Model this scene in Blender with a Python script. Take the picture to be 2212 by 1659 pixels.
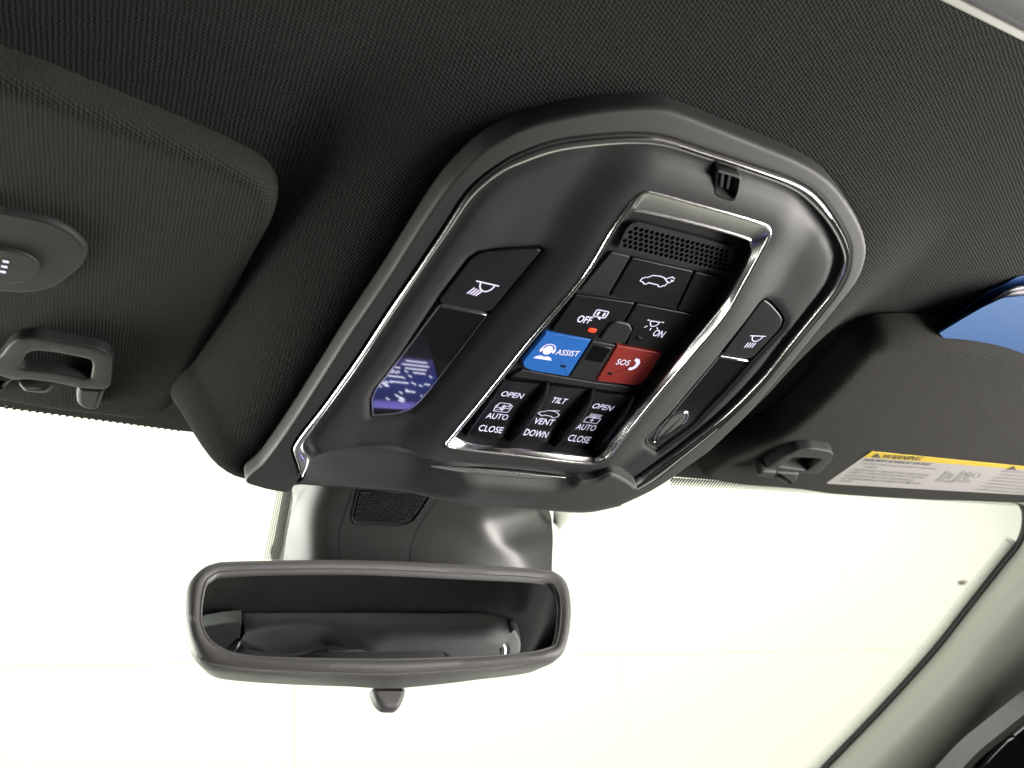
import bpy, bmesh, math, random
import numpy as np
from mathutils import Matrix, Vector
from mathutils.geometry import delaunay_2d_cdt

random.seed(7)
for o in list(bpy.data.objects):
    bpy.data.objects.remove(o)
SC = bpy.context.scene
COL = SC.collection

# ------------------------------------------------------------------ calibration
# Camera solved from the photograph (sizes in a 2212 x 1659 frame). World: X to
# the passenger side, Y to the front of the car, Z up, metres; the origin lies on
# the face of the overhead console.
PW, PH, F = 2212.0, 1659.0, 1700.0
def nrm(a):
    a = np.array(a, float); return a / np.linalg.norm(a)
_vx, _vy, _s, TAU = 3636.0, 517.0, -.68, math.radians(12)
_k0 = -_vy / _vx * F; _k1 = -F * F / _vx - 204
_c = (_s * F - _k0) / (_k1 - 120 * _s)
R_ = nrm((_vx, _vy, F)); D_ = nrm((-(_vy + F * _c) / _vx, 1, _c)); N_ = -np.cross(R_, D_)
Y_ = math.cos(TAU) * D_ - math.sin(TAU) * N_
Z_ = -math.sin(TAU) * D_ - math.cos(TAU) * N_
B = np.array([R_, Y_, Z_])                     # camera axes -> world
def ray(x, y): return np.array([(x - PW / 2) / F, (y - PH / 2) / F, 1.0])
O_ = ray(1310, 710) * .42
CAM = B @ (-O_)
def wray(x, y): return B @ ray(x, y)
def wpt(x, y, depth): return CAM + wray(x, y) * depth

cam_d = bpy.data.cameras.new('camera'); cam = bpy.data.objects.new('camera', cam_d); COL.objects.link(cam)
cam_d.sensor_fit = 'HORIZONTAL'; cam_d.sensor_width = 36; cam_d.lens = 36 * F / PW
cam_d.clip_start = .01; cam_d.clip_end = 100
_x, _y, _z = B @ np.array([1, 0, 0]), B @ np.array([0, -1, 0]), B @ np.array([0, 0, -1])
cam.matrix_world = Matrix([[_x[i], _y[i], _z[i], CAM[i]] for i in range(3)] + [[0, 0, 0, 1]])
cam_d.dof.use_dof = True; cam_d.dof.focus_distance = .47; cam_d.dof.aperture_fstop = 14.0
SC.camera = cam

# ------------------------------------------------------------------ light
wd = bpy.data.worlds.new('World'); SC.world = wd; wd.use_nodes = True
wd.node_tree.nodes['Background'].inputs[0].default_value = (.62, .63, .64, 1)
wd.node_tree.nodes['Background'].inputs[1].default_value = .022
def lamp(name, loc, target, sx, sy, power, col, spread=180):
    l = bpy.data.lights.new(name, 'AREA'); l.shape = 'RECTANGLE'; l.size = sx; l.size_y = sy
    l.energy = power; l.color = col; l.spread = math.radians(spread)
    o = bpy.data.objects.new(name, l); COL.objects.link(o); o.location = loc
    d = Vector(target) - Vector(loc); o.rotation_euler = d.to_track_quat('-Z', 'Y').to_euler()
    return o
lamp('front_softbox', (.9, 1.1, 2.0), (.9, 3.4, .8), 12, 1.2, 300, (1, 1, .90))
lamp('side_window_softbox', (.70, -.36, -.30), (.1, -.10, .0), .8, .45, 11, (1, .965, .91), 112)
lamp('driver_window_softbox', (-.95, .85, -.12), (0, .20, -.04), .9, .26, 8, (.98, 1, .92), 100)
lamp('hood_fill_lamp', (-.1, 2.2, -.42), (-.1, .2, .0), 2.6, .45, 5, (.99, 1, .91))  # added fill, stands in for light thrown up off the hood
lamp('rear_window_softbox', (.9, -1.5, -.35), (.3, 0, .0), 1.0, .4, 4, (1, .95, .88))
lamp('roof_softbox', (.7, -.4, 1.6), (.7, -.4, 0), 3.2, 2.6, 90, (1, 1, .92))
vs = SC.view_settings
vs.view_transform = 'Standard'; vs.look = 'None'; vs.gamma = 1; vs.exposure = 0.0; vs.use_curve_mapping = False
cy = SC.cycles
cy.use_denoising = True; cy.max_bounces = 8; cy.diffuse_bounces = 4; cy.glossy_bounces = 4
cy.transparent_max_bounces = 16; cy.caustics_reflective = True; cy.caustics_refractive = False
cy.sample_clamp_indirect = 6

# ------------------------------------------------------------------ materials
def mat(name, col, rough=.5, metal=0., spec=.5, coat=0., coat_r=.05, emit=None, es=0., sheen=0., ior=1.5):
    m = bpy.data.materials.new(name); m.use_nodes = True
    b = m.node_tree.nodes['Principled BSDF']
    b.inputs['Base Color'].default_value = (*col, 1); b.inputs['Roughness'].default_value = rough
    b.inputs['Metallic'].default_value = metal; b.inputs['Specular IOR Level'].default_value = spec
    b.inputs['Coat Weight'].default_value = coat; b.inputs['Coat Roughness'].default_value = coat_r
    b.inputs['IOR'].default_value = ior
    if sheen:
        b.inputs['Sheen Weight'].default_value = sheen; b.inputs['Sheen Roughness'].default_value = .5
    if emit:
        b.inputs['Emission Color'].default_value = (*emit, 1); b.inputs['Emission Strength'].default_value = es
    return m
def nd(m, t, **k):
    n = m.node_tree.nodes.new(t)
    for a, v_ in k.items(): setattr(n, a, v_)
    return n
def lk(m, a, b): m.node_tree.links.new(a, b)
def mth(m, op, a, b=None, c=None):
    n = nd(m, 'ShaderNodeMath', operation=op)
    for i, q in enumerate((a, b, c)):
        if q is None: continue
        if isinstance(q, (int, float)): n.inputs[i].default_value = q
        else: lk(m, q, n.inputs[i])
    return n.outputs[0]
def grain(m, scale=2500, strength=.12, dist=.0002, rvar=.08, detail=2):
    """moulded-plastic grain: fine relief and slightly uneven gloss"""
    b = m.node_tree.nodes['Principled BSDF']
    tc = nd(m, 'ShaderNodeTexCoord')
    n = nd(m, 'ShaderNodeTexNoise'); n.inputs['Scale'].default_value = scale; n.inputs['Detail'].default_value = detail
    lk(m, tc.outputs['Object'], n.inputs['Vector'])
    bp = nd(m, 'ShaderNodeBump'); bp.inputs['Strength'].default_value = strength; bp.inputs['Distance'].default_value = dist
    lk(m, n.outputs['Fac'], bp.inputs['Height']); lk(m, bp.outputs[0], b.inputs['Normal'])
    n2 = nd(m, 'ShaderNodeTexNoise'); n2.inputs['Scale'].default_value = 60; n2.inputs['Detail'].default_value = 4
    lk(m, tc.outputs['Object'], n2.inputs['Vector'])
    r = b.inputs['Roughness'].default_value
    mr = nd(m, 'ShaderNodeMapRange'); mr.inputs['To Min'].default_value = r - rvar; mr.inputs['To Max'].default_value = r + rvar
    lk(m, n2.outputs['Fac'], mr.inputs['Value']); lk(m, mr.outputs[0], b.inputs['Roughness'])
    return m
def knit(name, c_lo, c_hi, px=.0019, py=.0017, strength=.8):
    """ribbed knit headliner cloth: staggered stitches in object space"""
    m = mat(name, c_hi, .95, spec=.06, sheen=.025)
    b = m.node_tree.nodes['Principled BSDF']
    tc = nd(m, 'ShaderNodeTexCoord')
    wob = nd(m, 'ShaderNodeTexNoise'); wob.inputs['Scale'].default_value = 90; wob.inputs['Detail'].default_value = 3
    lk(m, tc.outputs['Object'], wob.inputs['Vector'])
    mx = nd(m, 'ShaderNodeVectorMath', operation='MULTIPLY_ADD')
    lk(m, wob.outputs['Color'], mx.inputs[0]); mx.inputs[1].default_value = (.0012,) * 3
    lk(m, tc.outputs['Object'], mx.inputs[2])
    sp = nd(m, 'ShaderNodeSeparateXYZ'); lk(m, mx.outputs[0], sp.inputs[0])
    sx = mth(m, 'SINE', mth(m, 'MULTIPLY', sp.outputs[0], 2 * math.pi / px))
    sh = mth(m, 'MULTIPLY', sp.outputs[0], math.pi / px)
    sy = mth(m, 'SINE', mth(m, 'ADD', mth(m, 'MULTIPLY', sp.outputs[1], 2 * math.pi / py), sh))
    h = mth(m, 'ADD', mth(m, 'MULTIPLY', sx, .20), mth(m, 'MULTIPLY', sy, .34))
    sn = nd(m, 'ShaderNodeSeparateXYZ'); lk(m, tc.outputs['Normal'], sn.inputs[0])
    flat = mth(m, 'SUBTRACT', mth(m, 'MULTIPLY', mth(m, 'ABSOLUTE', sn.outputs[2]), 2.2), 1.05); flat.node.use_clamp = True
    h = mth(m, 'MULTIPLY', h, flat)
    fz = nd(m, 'ShaderNodeTexNoise'); fz.inputs['Scale'].default_value = 1500; fz.inputs['Detail'].default_value = 2
    lk(m, tc.outputs['Object'], fz.inputs['Vector'])
    h2 = mth(m, 'ADD', mth(m, 'ADD', h, .5), mth(m, 'MULTIPLY', mth(m, 'SUBTRACT', fz.outputs['Fac'], .5), 1.1))
    cr = nd(m, 'ShaderNodeMix', data_type='RGBA')
    lk(m, h2, cr.inputs['Factor']); cr.inputs['A'].default_value = (*c_lo, 1); cr.inputs['B'].default_value = (*c_hi, 1)
    lk(m, cr.outputs['Result'], b.inputs['Base Color'])
    bp = nd(m, 'ShaderNodeBump'); bp.inputs['Strength'].default_value = strength; bp.inputs['Distance'].default_value = .0007
    lk(m, h2, bp.inputs['Height']); lk(m, bp.outputs[0], b.inputs['Normal'])
    return m

M = {}
M['cloth'] = knit('headliner_cloth', (.011, .011, .0107), (.038, .038, .0365), .0018, .0016, .7)
M['visor_cloth'] = knit('visor_cloth', (.015, .0148, .0138), (.048, .0465, .0435), .0016, .0014, .7)
M['ring'] = grain(mat('console_surround_plastic', (.037, .0375, .0365), .58))
M['panel'] = grain(mat('console_panel_plastic', (.023, .0235, .024), .58))
M['carrier'] = grain(mat('button_carrier_plastic', (.013, .013, .0145), .5))
M['button'] = grain(mat('button_plastic', (.006, .006, .0075), .38))
M['switch'] = grain(mat('lamp_switch_plastic', (.012, .012, .014), .40))
M['fin'] = mat('switch_fin_plastic', (.025, .025, .027), .24)
M['blue'] = grain(mat('blue_button_plastic', (.018, .13, .46), .42, emit=(.02, .16, .62), es=.08))
M['red'] = grain(mat('red_button_plastic', (.24, .022, .017), .45, emit=(.5, .03, .02), es=.03))
M['chrome'] = mat('satin_chrome', (.82, .81, .82), .16, 1.0)
M['bezel'] = mat('brushed_bezel_metal', (.55, .545, .55), .24, 1.0)
M['lens'] = mat('lamp_lens_clear', (.012, .012, .013), .03, spec=.8, coat=1.0, coat_r=.01, ior=1.6)
M['lens_rim'] = mat('lens_rim_clear', (.10, .10, .10), .08, spec=.9, coat=1.0)
M['glyph'] = mat('backlit_lettering', (.5, .48, .6), .5, emit=(.80, .76, 1.0), es=.68)
M['paint'] = mat('white_print', (.75, .74, .85), .5, emit=(.8, .78, 1.0), es=.55)
M['led'] = mat('red_led', (.3, .02, .01), .3, emit=(1, .055, .015), es=1.7)
M['black'] = mat('black_gloss', (.006, .006, .007), .12, coat=.5)
M['dark'] = mat('black_recess', (.008, .008, .009), .7)
M['housing'] = grain(mat('mirror_housing_plastic', (.13, .126, .127), .42), 1400, .8, .0005, .05, 3)
M['mirror'] = mat('mirror_silver', (.58, .60, .61), .015, 1.0)
M['cover'] = grain(mat('sensor_cover_plastic', (.036, .036, .035), .33), 1800, .2)
M['pillar'] = grain(mat('pillar_trim_glare_grey', (.29, .29, .262), .5), 1500, .2)  # glare from the windshield is put into this pale base colour
M['rubber'] = mat('seal_rubber', (.012, .012, .012), .6)
M['frit'] = mat('frit_ceramic', (.02, .02, .018), .6)
M['clip'] = grain(mat('visor_clip_plastic', (.030, .0295, .029), .55, spec=.25), 1500, .15)
M['label'] = mat('label_paper', (.30, .285, .28), .6)
M['yellow'] = mat('label_yellow', (.45, .32, .025), .6)
M['ink'] = mat('label_ink', (.06, .05, .05), .7)
M['greyink'] = mat('label_grey_ink', (.20, .19, .19), .7)
M['folder'] = mat('blue_folder_card', (.016, .070, .20), .55, spec=.3)
M['folder2'] = mat('blue_folder_inside', (.012, .05, .17), .45)
M['paper'] = mat('white_paper', (.62, .60, .64), .7)
M['wall'] = mat('studio_wall_white', (.88, .88, .82), .8)
M['roofmetal'] = mat('sunroof_frame_paint', (.34, .345, .31), .45)

M['glass'] = bpy.data.materials.new('windshield_glass'); M['glass'].use_nodes = True
def _glass(m):
    nt = m.node_tree; nt.nodes.clear()
    out = nt.nodes.new('ShaderNodeOutputMaterial'); mx = nt.nodes.new('ShaderNodeMixShader')
    tr = nt.nodes.new('ShaderNodeBsdfTransparent'); gl = nt.nodes.new('ShaderNodeBsdfGlossy')
    tr.inputs[0].default_value = (.97, .99, .95, 1); gl.inputs['Roughness'].default_value = .01
    mx.inputs[0].default_value = .03
    nt.links.new(tr.outputs[0], mx.inputs[1]); nt.links.new(gl.outputs[0], mx.inputs[2]); nt.links.new(mx.outputs[0], out.inputs[0])
_glass(M['glass'])

# ------------------------------------------------------------------ frames
class Frame:
    """a plane in the car: origin and axes in world; at() finds where the line of
    sight of a photograph point meets the plane z = h of the frame"""
    def __init__(s, o, x, y):
        s.o = np.array(o, float); s.x = nrm(x); y = np.array(y, float)
        s.y = nrm(y - s.x * (y @ s.x)); s.z = np.cross(s.x, s.y)
        s.mw = Matrix([[s.x[i], s.y[i], s.z[i], s.o[i]] for i in range(3)] + [[0, 0, 0, 1]])
    def at(s, px, py, h=0.):
        r = wray(px, py); t = ((s.o + s.z * h - CAM) @ s.z) / (r @ s.z)
        d = CAM + r * t - s.o
        return (d @ s.x, d @ s.y)
    def to(s, P): d = np.array(P) - s.o; return np.array([d @ s.x, d @ s.y, d @ s.z])
    def wo(s, p): return s.o + s.x * p[0] + s.y * p[1] + s.z * p[2]
Dw = np.array([0, math.cos(TAU), -math.sin(TAU)])
CON = Frame((0, 0, 0), (1, 0, 0), -Dw)                       # console face, y to the rear, z down
_rp = Dw * -.122 + CON.z * -.004
ROOF = Frame((0, 0, _rp[2]), (1, 0, 0), (0, -1, 0))          # roof lining, y to the rear, z down
GA = math.radians(29)
GLS = Frame((0, .236, _rp[2] + .004), (1, 0, 0), (0, -math.cos(GA), math.sin(GA)))
MIR = Frame(wpt(820, 1330, .52), (1, .0, .0), (0, .23, .97))   # rear-view mirror glass
COV = Frame(wpt(820, 1140, .605), (1, 0, 0), (0, -.70, .62))

VIEWS = dict(A=(.2728, 493.7, 192), B=(.3968, 1042.4, 192), C=(.2976, 932.6, 603.5), D=(.4216, 493.7, 713.2),
             E=(.4216, 384, 1042.4), F=(.2976, 0, 109.7), G=(.2976, 0, 658.3), H=(.3552, 1426.4, 548.6),
             I=(.3717, 1645.8, 1042.4), J=(.2728, 1316.7, 164.6), K=(.26455, 768, 493.7), L=(.26455, 1344.1, 603.5),
             M=(.3552, 1426.4, 932.6), N=(.2063, 1755.6, 0), O=(.1984, 521.2, 877.8), P=(.1984, 1152, 932.6), V=(1, 0, 0))
def vw(view, pts):
    s, x0, y0 = VIEWS[view]; return [(p[0] * s + x0, p[1] * s + y0) for p in pts]
def on(fr, view, pts, h=0.):
    return [fr.at(x, y, h) for x, y in vw(view, pts)]

# ------------------------------------------------------------------ mesh helpers
def link(name, me, m, parent=None, mw=None, sharp=40):
    o = bpy.data.objects.new(name, me); COL.objects.link(o)
    if m is not None: me.materials.append(m)
    if parent is not None: o.parent = parent
    if mw is not None: o.matrix_world = mw
    if len(me.polygons):
        me.polygons.foreach_set('use_smooth', [True] * len(me.polygons))
        me.set_sharp_from_angle(angle=math.radians(sharp))
    return o
def raw(name, verts, faces, m, parent=None, mw=None, sharp=40, fix=False):
    me = bpy.data.meshes.new(name); me.from_pydata([tuple(map(float, q)) for q in verts], [], faces)
    if fix:
        bm = bmesh.new(); bm.from_mesh(me); bmesh.ops.recalc_face_normals(bm, faces=bm.faces); bm.to_mesh(me); bm.free()
    me.update(); return link(name, me, m, parent, mw, sharp)
def thing(name, label, cat, mw=None, group=None):
    o = bpy.data.objects.new(name, None); COL.objects.link(o); o.empty_display_size = .02
    if mw is not None: o.matrix_world = mw
    o['label'] = label; o['category'] = cat
    if group: o['group'] = group
    return o
def tag(o, label, cat, group=None):
    o['label'] = label; o['category'] = cat
    if group: o['group'] = group
    return o
def area2(l): return sum(l[i][0] * l[(i + 1) % len(l)][1] - l[(i + 1) % len(l)][0] * l[i][1] for i in range(len(l)))
def ccw(l): return list(l) if area2(l) > 0 else list(l)[::-1]
def crom(pts, closed=False, k=8):
    p = [np.array(q, float) for q in pts]; n = len(p); out = []
    for i in range(n if closed else n - 1):
        a, b, c, d = (p[(i + j) % n] for j in (-1, 0, 1, 2)) if closed else (p[max(i - 1, 0)], p[i], p[i + 1], p[min(i + 2, n - 1)])
        for j in range(k):
            t = j / k
            out.append(.5 * (2 * b + (c - a) * t + (2 * a - 5 * b + 4 * c - d) * t * t + (3 * b - a - 3 * c + d) * t ** 3))
    if not closed: out.append(p[-1])
    return [tuple(q) for q in out]
def resample(pts, n=None, step=None, closed=False):
    p = np.array(list(pts) + ([pts[0]] if closed else []), float)
    s = np.concatenate([[0], np.cumsum(np.linalg.norm(np.diff(p, axis=0), axis=1))])
    if n is None: n = max(3, int(round(s[-1] / step)) + (0 if closed else 1))
    t = np.linspace(0, s[-1], n, endpoint=not closed)
    return [tuple(np.interp(q, s, p[:, j]) for j in range(p.shape[1])) for q in t]
def rnd(pts, r, seg=5):
    """polygon with rounded corners; r may be one number or one per corner"""
    n = len(pts); out = []
    rs = r if isinstance(r, (list, tuple)) else [r] * n
    for i in range(n):
        a, b, c = (np.array(pts[(i + j) % n], float) for j in (-1, 0, 1))
        if rs[i] <= 0: out.append(tuple(b)); continue
        da, dc = np.linalg.norm(a - b), np.linalg.norm(c - b)
        q = min(rs[i], .48 * da, .48 * dc)
        s, e = b + (a - b) / da * q, b + (c - b) / dc * q
        for j in range(seg + 1):
            t = j / seg; out.append(tuple((1 - t) ** 2 * s + 2 * t * (1 - t) * b + t * t * e))
    return out
def offset(l, d):
    """inward offset of a ccw loop"""
    n = len(l); out = []
    for i in range(n):
        a, b, c = (np.array(l[(i + j) % n], float) for j in (-1, 0, 1))
        u, w = b - a, c - b
        u = u / (np.linalg.norm(u) + 1e-12); w = w / (np.linalg.norm(w) + 1e-12)
        m = np.array([-u[1] - w[1], u[0] + w[0]]); q = np.linalg.norm(m)
        m = m / (q + 1e-12); cs = max(.35, m @ np.array([-u[1], u[0]]))
        out.append(tuple(b + m * d / cs))
    return out
def sdist(X, Yv, loop, closed=True):
    """distance of points to a polyline"""
    L = np.array(loop, float); A = L if closed else L[:-1]; Bq = np.roll(L, -1, 0) if closed else L[1:]
    d = Bq - A; dd = (d ** 2).sum(1) + 1e-18; best = np.full(len(X), 1e9)
    for i in range(len(A)):
        t = np.clip(((X - A[i, 0]) * d[i, 0] + (Yv - A[i, 1]) * d[i, 1]) / dd[i], 0, 1)
        best = np.minimum(best, (X - A[i, 0] - t * d[i, 0]) ** 2 + (Yv - A[i, 1] - t * d[i, 1]) ** 2)
    return np.sqrt(best)
def inside(X, Yv, loop):
    L = np.array(loop, float); c = np.zeros(len(X), bool); j = len(L) - 1
    for i in range(len(L)):
        xi, yi = L[i]; xj, yj = L[j]
        if yi != yj:
            c ^= ((yi > Yv) != (yj > Yv)) & (X < (xj - xi) * (Yv - yi) / (yj - yi) + xi)
        j = i
    return c
def sstep(a, b, x):
    t = np.clip((x - a) / (b - a), 0, 1); return t * t * (3 - 2 * t)
def patch(name, outer, hf, m, parent=None, mw=None, holes=(), step=.004, rows=(.0005, .0014, .0026), skirt=None, sharp=50):
    """a moulded sheet: outline with holes, height hf(x, y), its rims turned back to z = skirt"""
    outer = ccw(resample(outer, step=step * .5, closed=True)); holes = [ccw(resample(h, step=step * .45, closed=True)) for h in holes]
    pts = []; edges = []
    def add(l, e=True):
        b = len(pts); pts.extend(l)
        if e: edges.extend((b + i, b + (i + 1) % len(l)) for i in range(len(l)))
    loops = [outer] + holes
    for l in loops: add(l)
    nb = len(pts); ex = []
    for k, l in enumerate(loops):
        for d in rows:
            for q in offset(l, d if k == 0 else -d): ex.append((q[0], q[1], d))
    A = np.array(outer); x0, y0 = A.min(0); x1, y1 = A.max(0)
    gx, gy = np.meshgrid(np.arange(x0, x1, step), np.arange(y0, y1, step * .87)); gx = gx + (np.arange(gx.shape[0]) % 2)[:, None] * step / 2
    G = [(a, b, max(rows) + step * .55 if rows else step * .5) for a, b in zip(gx.ravel(), gy.ravel())]
    E3 = np.array(ex + G); X, Yv, need = E3[:, 0], E3[:, 1], E3[:, 2]
    ok = inside(X, Yv, outer)
    for h in holes: ok &= ~inside(X, Yv, h)
    for l in loops: ok &= sdist(X, Yv, l) > need * .9
    pts += [(a, b) for a, b in zip(X[ok], Yv[ok])]
    vv, _, ff, *_ = delaunay_2d_cdt([Vector(q) for q in pts], edges, [], 0, 1e-7)
    V2 = np.array([(q[0], q[1]) for q in vv]); T = np.array([f for f in ff if len(f) == 3])
    C = V2[T].mean(1); ok = inside(C[:, 0], C[:, 1], outer)
    for h in holes: ok &= ~inside(C[:, 0], C[:, 1], h)
    T = T[ok]; z = np.broadcast_to(hf(V2[:, 0], V2[:, 1]), len(V2))
    V = [(a[0], a[1], c) for a, c in zip(V2, z)]
    ar = (V2[T[:, 1], 0] - V2[T[:, 0], 0]) * (V2[T[:, 2], 1] - V2[T[:, 0], 1]) - (V2[T[:, 1], 1] - V2[T[:, 0], 1]) * (V2[T[:, 2], 0] - V2[T[:, 0], 0])
    T[ar < 0] = T[ar < 0][:, ::-1]
    FF = [tuple(int(i) for i in t) for t in T]
    if skirt is not None:
        cnt = {}
        for t in FF:
            for i in range(3): cnt[(t[i], t[(i + 1) % 3])] = 1
        low = {}
        for (a, b) in list(cnt):
            if (b, a) not in cnt:
                for q in (a, b):
                    if q not in low: low[q] = len(V); V.append((V[q][0], V[q][1], skirt))
                FF.append((b, a, low[a], low[b]))
    return raw(name, V, FF, m, parent, mw, sharp)
def loft(name, loops, m, parent=None, mw=None, closed=True, sharp=40, cap=False, fix=True):
    n = len(loops[0]); V = [q for l in loops for q in l]; FF = []
    for k in range(len(loops) - 1):
        for i in range(n if closed else n - 1):
            j = (i + 1) % n; FF.append((k * n + i, k * n + j, (k + 1) * n + j, (k + 1) * n + i))
    if cap: FF.append(tuple(range((len(loops) - 1) * n, len(loops) * n)))
    return raw(name, V, FF, m, parent, mw, sharp, fix)
def plate(name, loop, z0, z1, bev, m, parent=None, mw=None, zf=None, seg=3, sharp=14):
    """a solid tablet with a rounded upper edge, standing from z0 to z1"""
    l = ccw(loop); loops = [[(x, y, z0) for x, y in l]]
    for k in range(seg + 1):
        a = k / seg * math.pi / 2
        q = offset(l, bev * (1 - math.cos(a)))
        loops.append([(x, y, z1 - bev + bev * math.sin(a)) for x, y in q])
    if zf: loops = [loops[0]] + [[(x, y, z + zf(x, y)) for x, y, z in lp] for lp in loops[1:]]
    top = loops[-1]; A = np.array(top)[:, :2]; c = A.mean(0); a, b = A - c, np.roll(A, -1, 0) - c
    star = ((a[:, 0] * b[:, 1] - a[:, 1] * b[:, 0]) > -1e-9).mean() > .97 and not zf
    n = len(l); V = [q for lp in loops for q in lp]; FF = []
    for k in range(len(loops) - 1):
        for i in range(n):
            j = (i + 1) % n; FF.append((k * n + i, k * n + j, (k + 1) * n + j, (k + 1) * n + i))
    nf = len(FF); b0 = (len(loops) - 1) * n
    if star:
        V.append((c[0], c[1], top[0][2])); FF += [(b0 + i, b0 + (i + 1) % n, len(V) - 1) for i in range(n)]
    else: FF.append(tuple(range(b0, b0 + n)))
    o = raw(name, V, FF, m, parent, mw, 40)
    for q in range(nf, len(FF)): o.data.polygons[q].use_smooth = False
    return o
def strokes(name, lines, w, z, m, parent=None, mw=None, fills=(), th=.0002):
    """line drawing as thin raised ribbons; fills are closed solid shapes"""
    V, FF = [], []
    for l in lines:
        closed = len(l) > 2 and np.linalg.norm(np.array(l[0]) - np.array(l[-1])) < 1e-9
        p = [np.array(q, float) for q in (l[:-1] if closed else l)]; n = len(p); b = len(V)
        for i in range(n):
            a = p[i - 1] if (i > 0 or closed) else p[i]; c = p[(i + 1) % n] if (i < n - 1 or closed) else p[i]
            u = p[i] - a; v_ = c - p[i]
            u = u / (np.linalg.norm(u) + 1e-12); v_ = v_ / (np.linalg.norm(v_) + 1e-12)
            t = u + v_; t = t / (np.linalg.norm(t) + 1e-12); nn = np.array([-t[1], t[0]])
            cs = max(.5, abs(nn @ np.array([-u[1], u[0]])) if np.linalg.norm(u) > .5 else 1)
            for s in (-1, 1): V.append(tuple(p[i] + nn * s * w / 2 / cs))
        for i in range(n if closed else n - 1):
            j = (i + 1) % n; FF.append((b + 2 * i, b + 2 * j, b + 2 * j + 1, b + 2 * i + 1))
    for l in fills:
        b = len(V); l = ccw(l); V += [tuple(q) for q in l]; FF.append(tuple(range(b, b + len(l))))
    zz = z if callable(z) else (lambda x, y: z)
    V3 = [(x, y, zz(x, y) + th) for x, y in V]
    return raw(name, V3, FF, m, parent, mw)
def place(pts, c, ang=0., s=1.):
    ca, sa = math.cos(ang) * s, math.sin(ang) * s
    return [(c[0] + x * ca - y * sa, c[1] + x * sa + y * ca) for x, y in pts]
def lettering(word, fr, view, pl, pr, cap, z, m, parent, bold=.012, h=None, part='lettering', mw=None):
    """a printed word between two points of the photograph, laid on the surface"""
    hh = h if h is not None else (z if not callable(z) else .003)
    (ax, ay), (bx, by) = on(fr, view, [pl, pr], hh)
    cu = bpy.data.curves.new('t', 'FONT'); cu.body = word; cu.align_x = 'CENTER'; cu.align_y = 'CENTER'
    cu.offset = bold; cu.resolution_u = 3
    ob = bpy.data.objects.new('t', cu); COL.objects.link(ob)
    dg = bpy.context.evaluated_depsgraph_get(); me = bpy.data.meshes.new_from_object(ob.evaluated_get(dg))
    bpy.data.objects.remove(ob)
    co = np.array([q.co[:] for q in me.vertices]); lo, hi = co.min(0), co.max(0)
    w = math.hypot(bx - ax, by - ay); an = math.atan2(by - ay, bx - ax)
    co[:, 0] = (co[:, 0] - (lo[0] + hi[0]) / 2) / (hi[0] - lo[0]) * w
    co[:, 1] = (co[:, 1] - (lo[1] + hi[1]) / 2) / (hi[1] - lo[1]) * cap
    cx, cy_ = (ax + bx) / 2, (ay + by) / 2; zz = z if callable(z) else (lambda x, y: z)
    for q, p in zip(me.vertices, co):
        x = cx + p[0] * math.cos(an) - p[1] * math.sin(an); y = cy_ + p[0] * math.sin(an) + p[1] * math.cos(an)
        q.co = (x, y, zz(x, y) + .0002)
    me.name = part; me.materials.clear(); me.update()
    return link(part, me, m, parent, mw)
mm = .001

# ================================================================== the setting
# ---- console outline (needed by the roof lining, whose pod wraps round it)
RING_OUT = (vw('V', [(622, 1053), (600, 1050), (560, 1041), (526, 1025), (561, 989), (600, 935), (638, 878), (700, 780), (742, 713), (791, 640),
                     (835, 574), (876, 508), (919, 440), (957, 385), (993, 345), (1039, 303), (1097, 269), (1150, 248), (1201, 236), (1280, 222), (1360, 215),
                     (1419, 216), (1459, 226), (1538, 257), (1637, 297), (1717, 331), (1776, 367), (1816, 410), (1848, 462), (1864, 509),
                     (1862, 549), (1844, 593), (1808, 640), (1757, 704), (1697, 779), (1650, 835), (1609, 885), (1556, 937), (1525, 966), (1476, 1000), (1450, 1020),
                     (1398, 1052), (1332, 1083)]))
CH_OUT = vw('V', [(650, 1025), (640, 998), (632, 972), (637, 958), (656, 930), (698, 876), (768, 778), (834, 677), (900, 580), (962, 487), (1004, 422), (1039, 386), (1080, 356),
                  (1122, 333), (1201, 306), (1300, 293), (1380, 290), (1439, 297), (1519, 323), (1618, 355), (1717, 391), (1765, 422), (1804, 474),
                  (1830, 525), (1832, 569), (1820, 609), (1788, 656), (1737, 718), (1677, 791), (1635, 842), (1556, 918), (1476, 984), (1410, 1037), (1350, 1067), (1333, 1074)])
CH_IN = vw('V', [(655, 1023), (671, 992), (659, 968), (658, 952), (672, 930), (709, 878), (772, 791), (837, 691), (911, 580), (975, 487), (1015, 428), (1053, 391), (1088, 366),
                 (1122, 351), (1201, 324), (1300, 311), (1380, 308), (1439, 315), (1519, 340), (1618, 372), (1701, 403), (1749, 438), (1792, 490),
                 (1816, 541), (1816, 573), (1796, 621), (1757, 672), (1697, 746), (1638, 820), (1560, 898), (1476, 966), (1397, 1024), (1362, 1048)])
def con(pts, h): return [CON.at(x, y, h) for x, y in pts]
ring_o = crom(con(RING_OUT, .004), False, 5)
ch_o = crom(con(CH_OUT, .0095), False, 5)
ch_i = crom(con(CH_IN, .008), False, 5)
FRONT = vw('V', [(622, 1053), (704, 1059), (831, 1069), (1000, 1081), (1126, 1089), (1221, 1097), (1271, 1096), (1332, 1083)])
front_l = crom(con(FRONT, .006), False, 5)

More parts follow.
